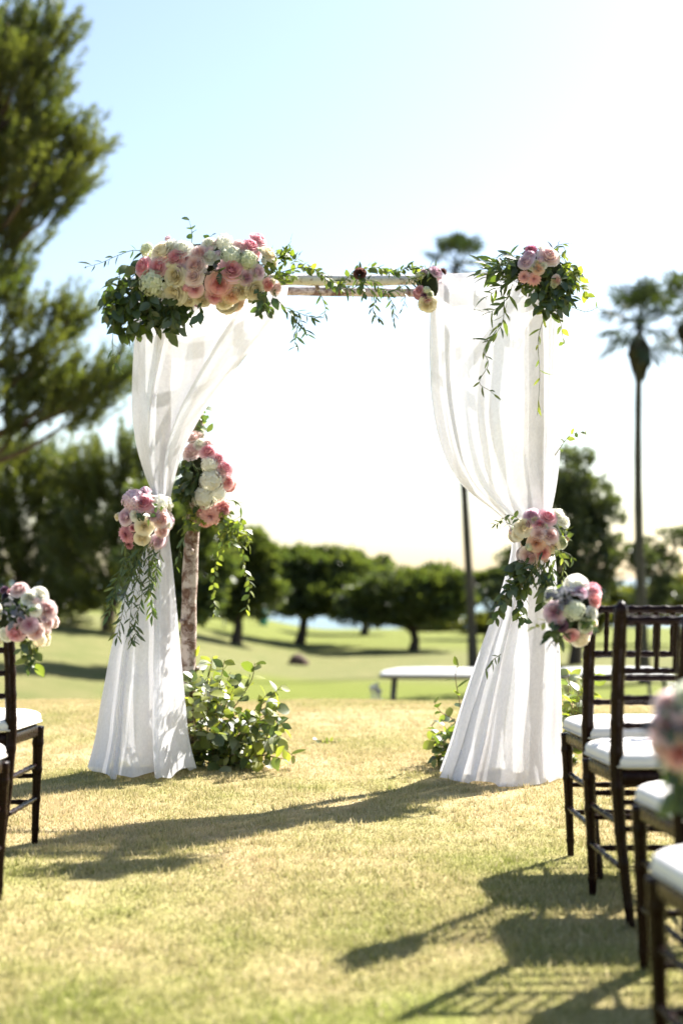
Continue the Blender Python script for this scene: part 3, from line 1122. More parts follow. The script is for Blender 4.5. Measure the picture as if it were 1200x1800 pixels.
def drape(label, prof, d_c, depth_prof, npleat, seed, axis_shift=0.0, swag=0.0, twist=0.0):
    """Sheer cloth thrown over the beams, tied to the post and flared on the lawn: a loop of pleats."""
    rg = random.Random(seed)
    nr = np.random.default_rng(seed)
    vs = np.array([p[0] for p in prof], float)
    lx = np.array([p[1] for p in prof], float)
    rx = np.array([p[2] for p in prof], float)
    rows = 150
    NPH = 340
    vv = np.linspace(vs[0], vs[-1], rows)

    def smooth_interp(x, xp, fp):
        y = np.interp(x, xp, fp)
        k = np.ones(7) / 7
        pad = np.concatenate([np.full(3, y[0]), y, np.full(3, y[-1])])
        return np.convolve(pad, k, 'valid')

    L = smooth_interp(vv, vs, lx)
    R = smooth_interp(vv, vs, rx)
    dv_ = np.array([p[0] for p in depth_prof], float)
    dd_ = np.array([p[1] for p in depth_prof], float)
    dp = smooth_interp(vv, dv_, dd_)
    amp = smooth_interp(vv, dv_, np.array([p[2] for p in depth_prof], float))
    ph = np.linspace(0, 2 * np.pi, NPH, endpoint=False)
    phases = nr.random(8) * 6.28
    warp = 0.35 * np.sin(ph * 2 + phases[0]) / 2 + 0.25 * np.sin(ph * 3 + phases[1]) / 3
    V = np.empty((rows, NPH, 3), np.float32)
    for i in range(rows):
        a = at(L[i], vv[i], d_c)
        b = at(R[i], vv[i], d_c)
        cx, w = (a.x + b.x) / 2, (b.x - a.x) / 2
        z = (a.z + b.z) / 2
        k = i / (rows - 1)
        p2 = ph + warp
        pl = (np.sin(npleat * p2 + phases[2] + 0.8 * k) + 0.55 * np.sin((npleat * 0.5 + 1) // 1 * p2 + phases[3]) + 0.35 * np.sin((2 * npleat - 3) * p2 + phases[4] - 1.5 * k))
        rid = 1 - 2 * np.abs(np.sin(0.5 * (npleat * p2 + phases[2] + 0.9 * np.sin(2 * p2 + phases[6])))) ** 0.75
        pl = 0.55 * np.sign(pl) * np.abs(pl) ** 0.8 + 0.75 * rid + 0.07 * np.sin(31 * p2 + 5 * k + phases[7]) + 0.03 * np.sin(53 * p2 - 9 * k)
        env = 0.75 + 0.25 * np.sin(3 * p2 + phases[5] + 2 * k)
        rad = 1 - 0.5 * amp[i] / max(w, dp[i]) + 0.6 * (amp[i] * pl * env) / max(w, 0.04)
        lap = (1.75 / npleat) * (1 - 0.45 * k) * np.sin(npleat * p2 + phases[2] + 0.8 * k + 1.57) + (0.5 / npleat) * np.sin((npleat * 2 + 1) * p2 + phases[4] + 2.5 * k)
        phl = ph + lap * (0.35 + 0.65 * np.abs(np.sin(ph)))
        cosp, sinp = np.cos(phl), np.sin(phl)
        ex = np.sign(cosp) * np.abs(cosp) ** 0.8
        X = cx + w * ex * np.minimum(rad, 1.06)
        Y = d_c + axis_shift + dp[i] * sinp * 0.9 + amp[i] * pl * env * (0.4 + 0.6 * np.abs(sinp))
        zz = np.full(NPH, z)
        if swag:
            sg = swag * np.exp(-((k - 0.30) / 0.16) ** 2)
            Y = Y + sg * np.sin(14 * k + 3.2 * (X - cx) / max(w, .05) + 1.2) * 0.5
        V[i, :, 0], V[i, :, 1], V[i, :, 2] = X, Y, zz
    # hem: uneven edge that settles on the turf
    for i in range(rows - 14, rows):
        k = (i - (rows - 14)) / 13
        V[i, :, 2] = np.maximum(V[i, :, 2] + 0.012 * np.sin(ph * 5 + phases[6]) * k + 0.008 * np.sin(ph * 13 + phases[7]) * k, 0.006 + 0.006 * (1 - k))
        out = k ** 2 * 0.025
        V[i, :, 0] += out * np.cos(ph)
        V[i, :, 1] += out * np.sin(ph)
    i = np.arange(rows - 1)[:, None] * NPH
    j = np.arange(NPH)[None, :]
    j2 = (j + 1) % NPH
    Q = np.stack([i + j, i + NPH + j, i + NPH + j2, i + j2], -1).reshape(-1, 4)
    V = V.reshape(-1, 3)
    base = Vector((float(V[-NPH:, 0].mean()), float(V[-NPH:, 1].mean()), 0.0))
    V = V - np.array(base, np.float32)
    o = obj('drape', quad_mesh('drape', V, Q, M['drape'], smooth=True), loc=base)
    tag(o, label, 'drape', 'sheer white drapes on the arch')
    return o


DL = 7.20
DR = 7.02
drape('sheer white drape tied in at the waist beside the bushy vine foliage',
      [(478, 228, 506), (498, 226, 510), (540, 222, 500), (600, 220, 454), (660, 220, 406), (720, 222, 360), (780, 232, 326), (830, 248, 308), (865, 264, 298), (890, 270, 294), (915, 270, 292), (940, 262, 294),
       (990, 238, 302), (1060, 208, 311), (1150, 186, 320), (1250, 167, 332), (1330, 156, 342), (1356, 154, 345)],
      DL, [(478, .10, .016), (498, .17, .022), (600, .17, .055), (720, .13, .056), (830, .10, .034), (905, .06, .012), (990, .11, .03), (1150, .17, .055), (1300, .22, .085), (1356, .24, .09)], 8, 5, axis_shift=0.10)
drape('sheer white drape with a bagging upper swag beside the right hand chairs',
      [(478, 762, 1000), (495, 760, 1000), (530, 758, 1001), (600, 757, 1001), (680, 760, 1001), (740, 768, 1000), (790, 780, 996), (830, 797, 991), (860, 822, 985), (885, 856, 979), (905, 886, 974), (925, 902, 970), (945, 906, 974),
       (980, 903, 985), (1060, 880, 988), (1150, 846, 992), (1250, 812, 995), (1340, 786, 996), (1372, 780, 997)],
      DR, [(478, .10, .018), (495, .18, .024), (600, .18, .050), (740, .17, .056), (830, .13, .046), (910, .07, .014), (980, .10, .03), (1150, .17, .055), (1300, .22, .085), (1372, .24, .09)], 9, 9, axis_shift=0.13, swag=0.10)

# ------------------------------------------------------------------ flowers and leaves


def flower_mesh(kind, seed):
    """Flower head of unit radius, opening along +Z."""
    rg = random.Random(seed)
    mb = MB()
    if kind in ('rose', 'peony'):
        layers = [(3, .16, .62, .60), (4, .32, .60, .55), (5, .50, .54, .46), (6, .70, .42, .32), (7, .90, .20, .10), (7, 1.0, -.05, -.12)]
        ruf = 0.05 if kind == 'rose' else 0.085
        for li, (n, r1, zt, zs) in enumerate(layers):
            off = rg.random() * 6.28
            for k in range(n + (2 if kind == 'peony' else 0)):
                a0 = off + 2 * math.pi * k / n + rg.uniform(-.1, .1)
                half = math.pi / n * 1.45
                nu, nv = 5, 4
                vs, fs, at_ = [], [], []
                for j in range(nv):
                    b = j / (nv - 1)
                    for i in range(nu):
                        a = -1 + 2 * i / (nu - 1)
                        wdt = math.sin(min(1.0, 0.35 + b * 0.85) * math.pi / 2)
                        edge = 1 - 0.22 * a * a * b
                        th = a0 + a * half * wdt
                        rr = r1 * (0.25 + 0.75 * math.sin(b * math.pi / 2) ** 0.8) + 0.10 * r1 * b ** 4 + rg.uniform(-ruf, ruf) * b * 0.6
                        zz = -0.35 + (zt + 0.35) * b * edge + rg.uniform(-ruf, ruf) * b - (0.12 * b ** 5 * (li > 2))
                        vs.append((rr * math.cos(th), rr * math.sin(th), zz))
                        at_.append(min(1, max(0, (r1 * 0.75 + 0.35 * b * r1))))
                for j in range(nv - 1):
                    for i in range(nu - 1):
                        q = j * nu + i
                        fs.append((q, q + 1, q + 1 + nu, q + nu))
                mb.add(vs, fs, at_)
    elif kind == 'hydrangea':
        n = 50
        for k in range(n):
            z = 1 - 1.35 * (k + 0.5) / n
            r = math.sqrt(max(0, 1 - z * z))
            a = k * 2.399963
            c = Vector((r * math.cos(a), r * math.sin(a), z * 0.85)) * rg.uniform(0.80, 1.02)
            nrm = (c.normalized() + Vector((rg.uniform(-.3, .3), rg.uniform(-.3, .3), rg.uniform(-.3, .3)))).normalized()
            R = frame_from(nrm.orthogonal(), nrm)
            for q in range(4):
                t = q * math.pi / 2 + rg.uniform(-.2, .2) + k
                d1 = Vector((math.cos(t), math.sin(t), 0))
                d2 = Vector((-math.sin(t), math.cos(t), 0))
                pts = [Vector((0, 0, -.03)), d1 * .16 + d2 * .13 + Vector((0, 0, .04)), d1 * .29 + Vector((0, 0, .02 + rg.uniform(-.06, .04))), d1 * .16 - d2 * .13 + Vector((0, 0, .04))]
                tv = rg.uniform(.45, 1)
                mb.add([c + R @ p for p in pts], [(0, 1, 2, 3)], [0.2, tv, 1, tv])
        vs, fs = [], []
        for i in range(6):
            ph = -0.6 + (math.pi / 2 + 0.6) * i / 5
            for k in range(10):
                a = 2 * math.pi * k / 10
                vs.append((.78 * math.cos(ph) * math.cos(a), .78 * math.cos(ph) * math.sin(a), .66 * math.sin(ph)))
        for i in range(5):
            for k in range(10):
                a, b = i * 10 + k, i * 10 + (k + 1) % 10
                fs.append((a, b, b + 10, a + 10))
        mb.add(vs, fs, 0.0)
    elif kind == 'dahlia':
        for li in range(6):
            n = 9 + li
            el = math.radians(80 - li * 19)
            for k in range(n):
                a = 2 * math.pi * (k + 0.5 * (li % 2)) / n + rg.uniform(-.08, .08)
                dv = Vector((math.cos(a) * math.cos(el), math.sin(a) * math.cos(el), math.sin(el)))
                sd = Vector((-math.sin(a), math.cos(a), 0))
                up = sd.cross(dv)
                ln = 0.55 + 0.45 * li / 5
                w = 0.13 + 0.03 * li
                b = Vector((0, 0, -.1))
                mb.add([b, b + dv * ln * .5 + sd * w - up * .04, b + dv * ln, b + dv * ln * .5 - sd * w - up * .04, b + dv * ln * .5], [(0, 4, 1), (1, 4, 2), (2, 4, 3), (3, 4, 0)], [0.1, .5 + li * .1, 1, .5 + li * .1, .3])
    # green calyx under the head
    me = mb.data('flower_' + kind, PET['pink'], True, 'tint')
    return me


FM = {}
for kd in ('rose', 'peony', 'hydrangea', 'dahlia'):
    FM[kd] = [flower_mesh(kd, 100 + i * 7 + len(kd)) for i in range(3)]


def leaf_mesh(kind, seed):
    """Leaf lying along +Y from the origin, unit length, upper face +Z."""
    rg = random.Random(seed)
    prof = {
        'oval': [(0, .02), (.18, .20), (.42, .30), (.68, .24), (.88, .10), (1, .0)],
        'narrow': [(0, .015), (.2, .085), (.45, .12), (.7, .095), (.88, .045), (1, .0)],
        'round': [(0, .06), (.15, .28), (.4, .44), (.68, .42), (.9, .24), (1, .04)],
        'lobed': [(0, .02), (.2, .24), (.35, .14), (.55, .30), (.7, .16), (.86, .16), (1, 0.02)],
    }[kind]
    cup, droop = rg.uniform(.10, .3), rg.uniform(.0, .35)
    vs, fs = [], []
    for y, w in prof:
        z = -droop * y * y
        vs += [(-w, y, z + cup * w), (0, y, z), (w, y, z + cup * w)]
    for i in range(len(prof) - 1):
        q = i * 3
        fs += [(q, q + 1, q + 4, q + 3), (q + 1, q + 2, q + 5, q + 4)]
    return mesh_data('leaf_' + kind, vs, fs, M['leaf_mid'], True)


LM = {k: [leaf_mesh(k, 7 * i + len(k)) for i in range(4)] for k in ('oval', 'narrow', 'round', 'lobed')}
BASES = {}


def set_mat(o, m):
    o.material_slots[0].link = 'OBJECT'
    o.material_slots[0].material = m


LEAF_COUNT, LEAF_REST = {}, {}


def put_leaf(parent, base, p, direction, normal, size, kind, mat):
    root = parent.parent or parent
    LEAF_COUNT[root.name] = LEAF_COUNT.get(root.name, 0) + 1
    if LEAF_COUNT[root.name] > 300:        # the leaves past the three hundredth share one part
        rest = LEAF_REST.setdefault(root.name, (root, [], [], []))
        me = RNG.choice(LM[kind])
        T = Matrix.Translation(Vector(p) - base) @ frame_from(direction, normal).to_4x4() @ Matrix.Diagonal((size, size, size, 1))
        b0 = len(rest[1])
        rest[1].extend(tuple(T @ v.co) for v in me.vertices)
        for f in me.polygons:
            rest[2].append(tuple(b0 + i for i in f.vertices))
            rest[3].append(mat)
        return None
    o = bpy.data.objects.new('leaf', RNG.choice(LM[kind]))
    COL.objects.link(o)
    o.parent = parent
    R = frame_from(direction, normal).to_4x4()
    o.matrix_local = Matrix.Translation(Vector(p) - base) @ R @ Matrix.Diagonal((size, size, size, 1))
    set_mat(o, M[mat])
    return o


def put_flower(parent, base, p, normal, size, kind, colour):
    o = bpy.data.objects.new({'rose': 'rose', 'peony': 'peony', 'hydrangea': 'hydrangea', 'dahlia': 'dahlia'}[kind], RNG.choice(FM[kind]))
    COL.objects.link(o)
    o.parent = parent
    n = Vector(normal).normalized()
    n = (n + Vector((RNG.uniform(-.15, .15), RNG.uniform(-.15, .15), RNG.uniform(-.15, .15)))).normalized()
    R = frame_from(n.orthogonal(), n).to_4x4()
    spin = Matrix.Rotation(RNG.uniform(0, 6.28), 4, 'Z')
    o.matrix_local = Matrix.Translation(Vector(p) - base) @ R @ spin @ Matrix.Diagonal((size, size, size * RNG.uniform(.85, 1.0), 1))
    set_mat(o, PET[colour])
    return o


def spray(parent, base, pts, n, kind, mats, size, stem_r=0.0022, pair=True, spread=0.9, stem_mat='stem', start=0.1, name='stem'):
    """A stem along the points with leaves set alternately; leaves are sub-parts of the stem."""
    pts = [Vector(p) for p in pts]
    # Catmull-Rom through the points
    cr = []
    for i in range(len(pts) - 1):
        p0, p1, p2, p3 = pts[max(0, i - 1)], pts[i], pts[i + 1], pts[min(len(pts) - 1, i + 2)]
        for k in range(5):
            t = k / 5
            cr.append(0.5 * ((2 * p1) + (-p0 + p2) * t + (2 * p0 - 5 * p1 + 4 * p2 - p3) * t * t + (-p0 + 3 * p1 - 3 * p2 + p3) * t ** 3))
    cr.append(pts[-1])
    mb = MB()
    m_ = len(cr)
    mb.tube([c - base for c in cr], [stem_r * (1 - 0.6 * i / m_) for i in range(m_)], 5)
    st = mb.build(name, M[stem_mat], parent)
    for k in range(n):
        t = start + (1 - start) * (k + RNG.uniform(0, .6)) / n
        f = min(m_ - 1.001, t * (m_ - 1))
        i = int(f)
        p = cr[i].lerp(cr[i + 1], f - i)
        tg = (cr[i + 1] - cr[i])
        tg = tg.normalized() if tg.length > 1e-6 else Vector((0, 0, -1))
        ang = k * 2.4 + RNG.uniform(-.5, .5)
        o1 = tg.orthogonal().normalized()
        o2 = tg.cross(o1)
        side = o1 * math.cos(ang) + o2 * math.sin(ang)
        dv = (tg * RNG.uniform(.4, .9) + side * spread + Vector((0, 0, -0.15))).normalized()
        nrm = Vector((RNG.uniform(-.6, .6), RNG.uniform(-1, .3), RNG.uniform(.1, 1)))
        o = put_leaf(st, base, p, dv, nrm, size * RNG.uniform(.65, 1.2), kind, RNG.choice(mats))
    return st


def arrangement(name, label, d_c, centre, rad, flowers, group, cat='floral arrangement', back=0.4, depth=None):
    """Flower heads set over a mound: (u, v, r px, kind, colour); the mound's far side gets heads too."""
    cu, cv = centre
    ru, rv = rad
    s = d_c / F
    c = at(cu, cv, d_c)
    dep = depth if depth else 0.8 * min(ru, rv) * s
    base = Vector((c.x, c.y, c.z - rv * s))
    t = thing(name, label, cat, base, group=group)
    for (u, v, r, kind, colour) in flowers:
        if kind == 'peony' and RNG.random() < 0.45:
            kind = 'rose'
        ex, ey = (u - cu) / ru, (v - cv) / rv
        k = math.sqrt(max(0.0, 1 - min(0.98, ex * ex + ey * ey)))
        d = d_c - dep * k
        p = at(u, v, d)
        n = Vector((ex * 0.8, -0.35 - 0.65 * k, -ey * 0.8 + 0.12))
        put_flower(t, base, p, n, r * s * 1.08 * RNG.uniform(.9, 1.1), kind, colour)
        if RNG.random() < back:
            p2 = Vector((p.x, 2 * d_c - p.y, p.z))
            put_flower(t, base, p2, Vector((n.x, -n.y, n.z)), r * s * 1.1, kind, colour)
    pale = ['blush', 'white', 'cream', 'lilac', 'pink', 'green']
    for k in range(int(len(flowers) * 0.7)):      # small filler blooms and buds between the large heads
        q = RNG.choice(flowers)
        a = RNG.uniform(0, 6.28)
        u, v = q[0] + math.cos(a) * q[2] * 1.05, q[1] + math.sin(a) * q[2] * 1.05
        ex, ey = (u - cu) / ru, (v - cv) / rv
        if ex * ex + ey * ey > 1.05:
            continue
        kk = math.sqrt(max(0.0, 1 - min(0.98, ex * ex + ey * ey)))
        p = at(u, v, d_c - dep * kk)
        put_flower(t, base, p, Vector((ex * 0.8, -0.35 - 0.65 * kk, -ey * 0.8 + 0.12)), RNG.uniform(5.5, 8.5) * s * (d_c and 1.0), RNG.choice(['rose', 'rose', 'peony', 'hydrangea']), RNG.choice(pale))
    # foam and moss core
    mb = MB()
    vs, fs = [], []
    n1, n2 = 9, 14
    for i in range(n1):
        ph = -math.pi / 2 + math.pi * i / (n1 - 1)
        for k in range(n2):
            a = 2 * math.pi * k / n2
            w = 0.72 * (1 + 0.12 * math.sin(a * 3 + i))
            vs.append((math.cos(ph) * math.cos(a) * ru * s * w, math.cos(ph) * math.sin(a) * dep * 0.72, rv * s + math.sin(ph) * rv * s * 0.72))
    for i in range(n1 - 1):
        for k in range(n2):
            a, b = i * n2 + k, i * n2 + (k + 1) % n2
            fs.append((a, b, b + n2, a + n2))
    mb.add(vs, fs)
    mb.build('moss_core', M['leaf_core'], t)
    return t, base, c, s


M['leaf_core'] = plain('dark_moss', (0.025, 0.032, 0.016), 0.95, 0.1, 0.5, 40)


def tuft(parent, base, cu, cv, ru, rv, d, n, kind, mats, size, droop=(0, 0, -1), bias=0.7, dy=0.06):
    """Short leafy sprigs filling a patch; each sprig carries a few leaves."""
    ns = max(1, n // 5)
    for k in range(ns):
        a, r = RNG.uniform(0, 6.28), math.sqrt(RNG.random())
        u, v = cu + ru * r * math.cos(a), cv + rv * r * math.sin(a)
        dd = d + RNG.uniform(-dy, dy)
        p = at(u, v, dd)
        dr = (Vector(droop) * bias + Vector((RNG.uniform(-1, 1), RNG.uniform(-1, .6), RNG.uniform(-1, 1))) * (1 - bias)).normalized()
        L = size * 1.9
        spray(parent, base, [p - dr * L * .5, p + Vector((RNG.uniform(-.01, .01), 0, RNG.uniform(-.01, .01))), p + dr * L * .5], 5, kind, mats, size, 0.0016, start=0.0, name='sprig')


def vine(parent, base, pix, d, n, kind, mats, size, jit=0.03, name='vine', **kw):
    pts = [at(u, v, d + RNG.uniform(-jit, jit)) for u, v in pix]
    return spray(parent, base, pts, n, kind, mats, size, name=name, **kw)


AG = 'flower arrangements tied to the arch'
R_, H_, P_, D_ = 'rose', 'hydrangea', 'peony', 'dahlia'

# --- top left
t, b, c, s = arrangement('flower_arrangement', 'largest flower arrangement, pink and cream roses over the left end of the beam', 7.02, (365, 475), (135, 66), [
    (286, 442, 20, R_, 'cream'), (320, 438, 17, P_, 'white'), (309, 453, 17, R_, 'pink'), (252, 469, 17, R_, 'pink'), (278, 469, 15, R_, 'pink'),
    (307, 484, 18, P_, 'cream'), (268, 498, 22, H_, 'green'), (307, 514, 21, R_, 'cream'), (343, 466, 17, R_, 'blush'), (340, 486, 15, P_, 'blush'),
    (352, 446, 17, R_, 'blush'), (370, 452, 14, P_, 'white'), (342, 508, 15, R_, 'pink'), (368, 428, 13, R_, 'white'), (258, 438, 12, H_, 'green'),
    (407, 474, 20, R_, 'pink'), (385, 499, 20, R_, 'coral'), (453, 478, 13, R_, 'lilac'), (406, 450, 19, H_, 'green'), (436, 458, 18, H_, 'green'),
    (440, 432, 15, R_, 'pink'), (454, 420, 15, R_, 'pink'), (420, 432, 13, R_, 'blush'), (472, 446, 14, P_, 'cream'), (448, 508, 20, P_, 'cream'),
    (434, 488, 13, R_, 'lilac'), (378, 520, 14, R_, 'pink'), (408, 518, 18, R_, 'peach'), (396, 530, 17, P_, 'cream'), (356, 526, 15, P_, 'cream'),
    (472, 500, 11, R_, 'coral'), (485, 506, 12, R_, 'blush'), (394, 427, 14, H_, 'white'), (330, 528, 12, P_, 'cream'), (300, 432, 13, R_, 'white'), (425, 512, 14, R_, 'cream')], AG, depth=0.15)
tuft(t, b, 240, 525, 54, 48, 7.02, 220, 'oval', ['leaf_dark', 'leaf_dark', 'leaf_mid'], 0.075, (-.25, -.1, -1), .72)
tuft(t, b, 285, 542, 32, 28, 6.98, 110, 'oval', ['leaf_dark'], 0.07, (0, 0, -1), .8)
tuft(t, b, 382, 464, 16, 20, 6.90, 20, 'oval', ['leaf_dark', 'leaf_grey'], 0.055, (0, -1, .3), .4)
tuft(t, b, 328, 540, 18, 12, 6.94, 20, 'oval', ['leaf_dark', 'leaf_mid'], 0.055)
tuft(t, b, 462, 528, 18, 12, 6.94, 30, 'oval', ['leaf_dark', 'leaf_mid'], 0.055)
tuft(t, b, 362, 545, 14, 8, 6.94, 8, 'oval', ['leaf_dark'], 0.06)
tuft(t, b, 495, 468, 38, 26, 7.04, 130, 'oval', ['leaf_light', 'leaf_mid', 'leaf_light'], 0.042, (1, 0, .2), .5)
vine(t, b, [(335, 440), (338, 412), (332, 384)], 7.0, 5, 'round', ['leaf_mid'], 0.045)
vine(t, b, [(366, 430), (372, 412)], 7.0, 3, 'oval', ['leaf_mid'], 0.05)
vine(t, b, [(262, 445), (235, 440), (205, 450), (178, 462), (148, 470)], 7.05, 13, 'narrow', ['leaf_mid', 'leaf_dark'], 0.06)
vine(t, b, [(225, 500), (200, 510), (178, 522)], 6.98, 6, 'oval', ['leaf_mid', 'leaf_light'], 0.065)
vine(t, b, [(225, 540), (205, 560), (198, 600), (202, 640)], 7.0, 11, 'narrow', ['leaf_dark', 'leaf_mid'], 0.055)
vine(t, b, [(212, 620), (200, 636), (215, 655)], 7.05, 6, 'oval', ['leaf_light'], 0.04)
vine(t, b, [(486, 525), (505, 545), (525, 560), (540, 590)], 6.98, 18, 'narrow', ['leaf_dark', 'leaf_mid'], 0.058)
vine(t, b, [(500, 540), (530, 552), (555, 560)], 6.98, 12, 'narrow', ['leaf_mid'], 0.055)
vine(t, b, [(515, 550), (522, 580), (516, 612)], 6.96, 12, 'narrow', ['leaf_dark', 'leaf_mid'], 0.052)
vine(t, b, [(490, 450), (505, 432), (512, 424)], 7.0, 5, 'narrow', ['leaf_mid'], 0.04)

# --- top right
t, b, c, s = arrangement('flower_arrangement', 'leafy arrangement with magenta and blush blooms over the right end of the beam', 6.84, (945, 475), (62, 46), [
    (932, 438, 14, D_, 'deep'), (924, 460, 14, P_, 'lilac'), (930, 448, 10, R_, 'lilac'), (938, 490, 15, D_, 'coral'), (964, 450, 18, R_, 'blush'),
    (920, 486, 12, D_, 'coral'), (978, 492, 8, R_, 'blush'), (945, 472, 10, P_, 'peach'), (952, 466, 8, R_, 'white')], AG, depth=0.12)
tuft(t, b, 890, 470, 30, 28, 6.82, 110, 'narrow', ['leaf_dark', 'leaf_dark', 'leaf_mid'], 0.085, (-.8, 0, .1), .6)
tuft(t, b, 965, 508, 38, 32, 6.80, 190, 'oval', ['leaf_dark', 'leaf_dark', 'leaf_mid'], 0.055, (.2, 0, -1), .7)
tuft(t, b, 998, 480, 20, 24, 6.84, 70, 'oval', ['leaf_light', 'leaf_mid'], 0.05, (.8, 0, -.3), .6)
tuft(t, b, 945, 470, 50, 30, 6.86, 60, 'oval', ['leaf_dark', 'leaf_mid'], 0.05, (0, -1, 0), .4)
vine(t, b, [(905, 490), (878, 505), (855, 522)], 6.80, 13, 'narrow', ['leaf_dark', 'leaf_mid'], 0.07)
vine(t, b, [(900, 500), (890, 525), (868, 545), (850, 552)], 6.78, 15, 'narrow', ['leaf_dark', 'leaf_mid'], 0.075)
vine(t, b, [(885, 520), (884, 560), (872, 585), (856, 600)], 6.78, 16, 'narrow', ['leaf_dark', 'leaf_mid'], 0.072)
vine(t, b, [(872, 580), (850, 615), (858, 640), (842, 672), (862, 688), (880, 706)], 6.78, 11, 'narrow', ['leaf_dark', 'leaf_mid'], 0.05)
vine(t, b, [(965, 535), (955, 560), (945, 600), (948, 660), (944, 730)], 6.8, 11, 'narrow', ['leaf_mid', 'leaf_light'], 0.055)
vine(t, b, [(975, 540), (985, 570), (990, 605)], 6.8, 7, 'oval', ['leaf_mid', 'leaf_light'], 0.045)
vine(t, b, [(1000, 490), (1020, 505), (1030, 520)], 6.84, 8, 'oval', ['leaf_light'], 0.045)
vine(t, b, [(1005, 540), (1030, 548), (1050, 540)], 6.84, 7, 'narrow', ['leaf_mid'], 0.04)
vine(t, b, [(965, 450), (978, 432), (998, 428)], 6.84, 7, 'narrow', ['leaf_mid', 'leaf_grey'], 0.05)

# --- garland along the beam
gb = at(640, 500, 7.0)
t = thing('beam_garland', 'thin leafy vine garland winding along the bare middle of the beam', 'garland', gb)
vine(t, gb, [(490, 480), (530, 470), (560, 478), (590, 505), (620, 480), (660, 470), (690, 480), (720, 470), (760, 478)], 6.98, 110, 'oval', ['leaf_light', 'leaf_mid', 'leaf_mid'], 0.042)
vine(t, gb, [(540, 465), (580, 490), (610, 510), (650, 492), (680, 515), (730, 490), (765, 470)], 6.97, 80, 'narrow', ['leaf_mid', 'leaf_dark'], 0.05)
vine(t, gb, [(640, 500), (660, 520), (655, 545), (668, 562)], 6.97, 15, 'narrow', ['leaf_dark', 'leaf_mid'], 0.05)
vine(t, gb, [(675, 510), (690, 535), (692, 568)], 6.97, 11, 'narrow', ['leaf_mid'], 0.045)
vine(t, gb, [(700, 500), (712, 520), (705, 545)], 6.97, 7, 'narrow', ['leaf_mid'], 0.04)
vine(t, gb, [(632, 478), (634, 500), (640, 520)], 6.95, 12, 'oval', ['leaf_dark'], 0.045)
vine(t, gb, [(650, 480), (658, 462)], 6.98, 4, 'narrow', ['leaf_light'], 0.045)
vine(t, gb, [(560, 510), (572, 540), (568, 560)], 6.97, 6, 'narrow', ['leaf_mid'], 0.045)
put_flower(t, gb, at(632, 480, 6.93), (0, -1, .3), 0.03, 'rose', 'brown')

t, b, c, s = arrangement('flower_cluster', 'small rose cluster on the beam beside the inner edge of the right drape', 7.0, (752, 500), (26, 40), [
    (766, 477, 12, R_, 'lilac'), (780, 476, 8, D_, 'brown'), (736, 510, 9, R_, 'deep'), (746, 518, 9, D_, 'plum'), (752, 534, 14, P_, 'cream'), (744, 540, 9, R_, 'white'), (738, 484, 8, H_, 'green')], AG, depth=0.07)
tuft(t, b, 735, 482, 22, 12, 6.98, 20, 'narrow', ['leaf_mid', 'leaf_light'], 0.045, (-1, 0, .3), .5)

# --- left tie
t, b, c, s = arrangement('flower_arrangement', 'round lilac, pink and cream cluster tied at the waist of the left drape', 7.14, (254, 908), (48, 58), [
    (234, 879, 19, H_, 'lilac'), (254, 884, 18, R_, 'pink'), (281, 884, 15, H_, 'white'), (284, 912, 16, P_, 'blush'), (254, 925, 17, R_, 'cream'),
    (250, 947, 14, R_, 'cream'), (220, 940, 17, D_, 'deep'), (221, 908, 14, P_, 'lilac'), (277, 952, 14, P_, 'lilac'), (286, 934, 13, R_, 'blush'),
    (256, 862, 10, R_, 'lilac'), (240, 905, 11, R_, 'white'), (270, 905, 10, R_, 'lilac'), (226, 958, 11, D_, 'deep'), (295, 920, 9, R_, 'white')], AG, depth=0.13)
tuft(t, b, 265, 905, 30, 30, 6.96, 15, 'oval', ['leaf_dark'], 0.04, (0, -1, 0), .5)
tuft(t, b, 245, 985, 34, 22, 7.1, 90, 'narrow', ['leaf_dark', 'leaf_mid'], 0.055, (-.2, 0, -1), .7)
for px in ([(240, 960), (215, 1010), (200, 1050), (190, 1085)], [(225, 970), (205, 1020), (192, 1060)], [(250, 970), (240, 1020), (232, 1060), (228, 1110), (232, 1130)],
           [(262, 965), (262, 1010), (266, 1050), (268, 1085)], [(245, 980), (225, 1030), (215, 1080), (205, 1125)], [(270, 970), (275, 1010), (258, 1040)], [(235, 970), (250, 1040), (238, 1090), (240, 1120)]):
    vine(t, b, px, 7.06, 28, 'narrow', ['leaf_dark', 'leaf_mid', 'leaf_mid'], 0.055, jit=0.02)

# --- left rear post
t, b, c, s = arrangement('flower_arrangement', 'tall narrow cluster of white and coral blooms on the bare birch post', 7.56, (366, 840), (42, 82), [
    (341, 767, 15, P_, 'blush'), (338, 793, 17, P_, 'blush'), (366, 793, 15, R_, 'pink'), (368, 818, 15, H_, 'white'), (395, 822, 16, P_, 'pink'), (400, 846, 14, P_, 'coral'),
    (370, 845, 20, H_, 'white'), (358, 875, 20, H_, 'white'), (383, 868, 15, H_, 'white'), (370, 908, 20, D_, 'coral'), (392, 894, 14, P_, 'coral'), (352, 780, 13, R_, 'white'),
    (385, 805, 12, P_, 'pink'), (388, 836, 13, P_, 'blush'), (360, 920, 12, D_, 'coral')], AG, depth=0.12)
tuft(t, b, 333, 845, 18, 36, 7.49, 90, 'oval', ['leaf_dark'], 0.06, (-.3, -.4, -.6), .5)
tuft(t, b, 352, 742, 14, 20, 7.55, 40, 'oval', ['leaf_light', 'leaf_mid'], 0.05, (.2, 0, 1), .6)
vine(t, b, [(345, 765), (352, 735), (362, 712), (372, 692)], 7.56, 10, 'round', ['leaf_euc', 'leaf_mid'], 0.05)
vine(t, b, [(345, 745), (340, 720), (352, 706)], 7.56, 6, 'round', ['leaf_euc'], 0.045)
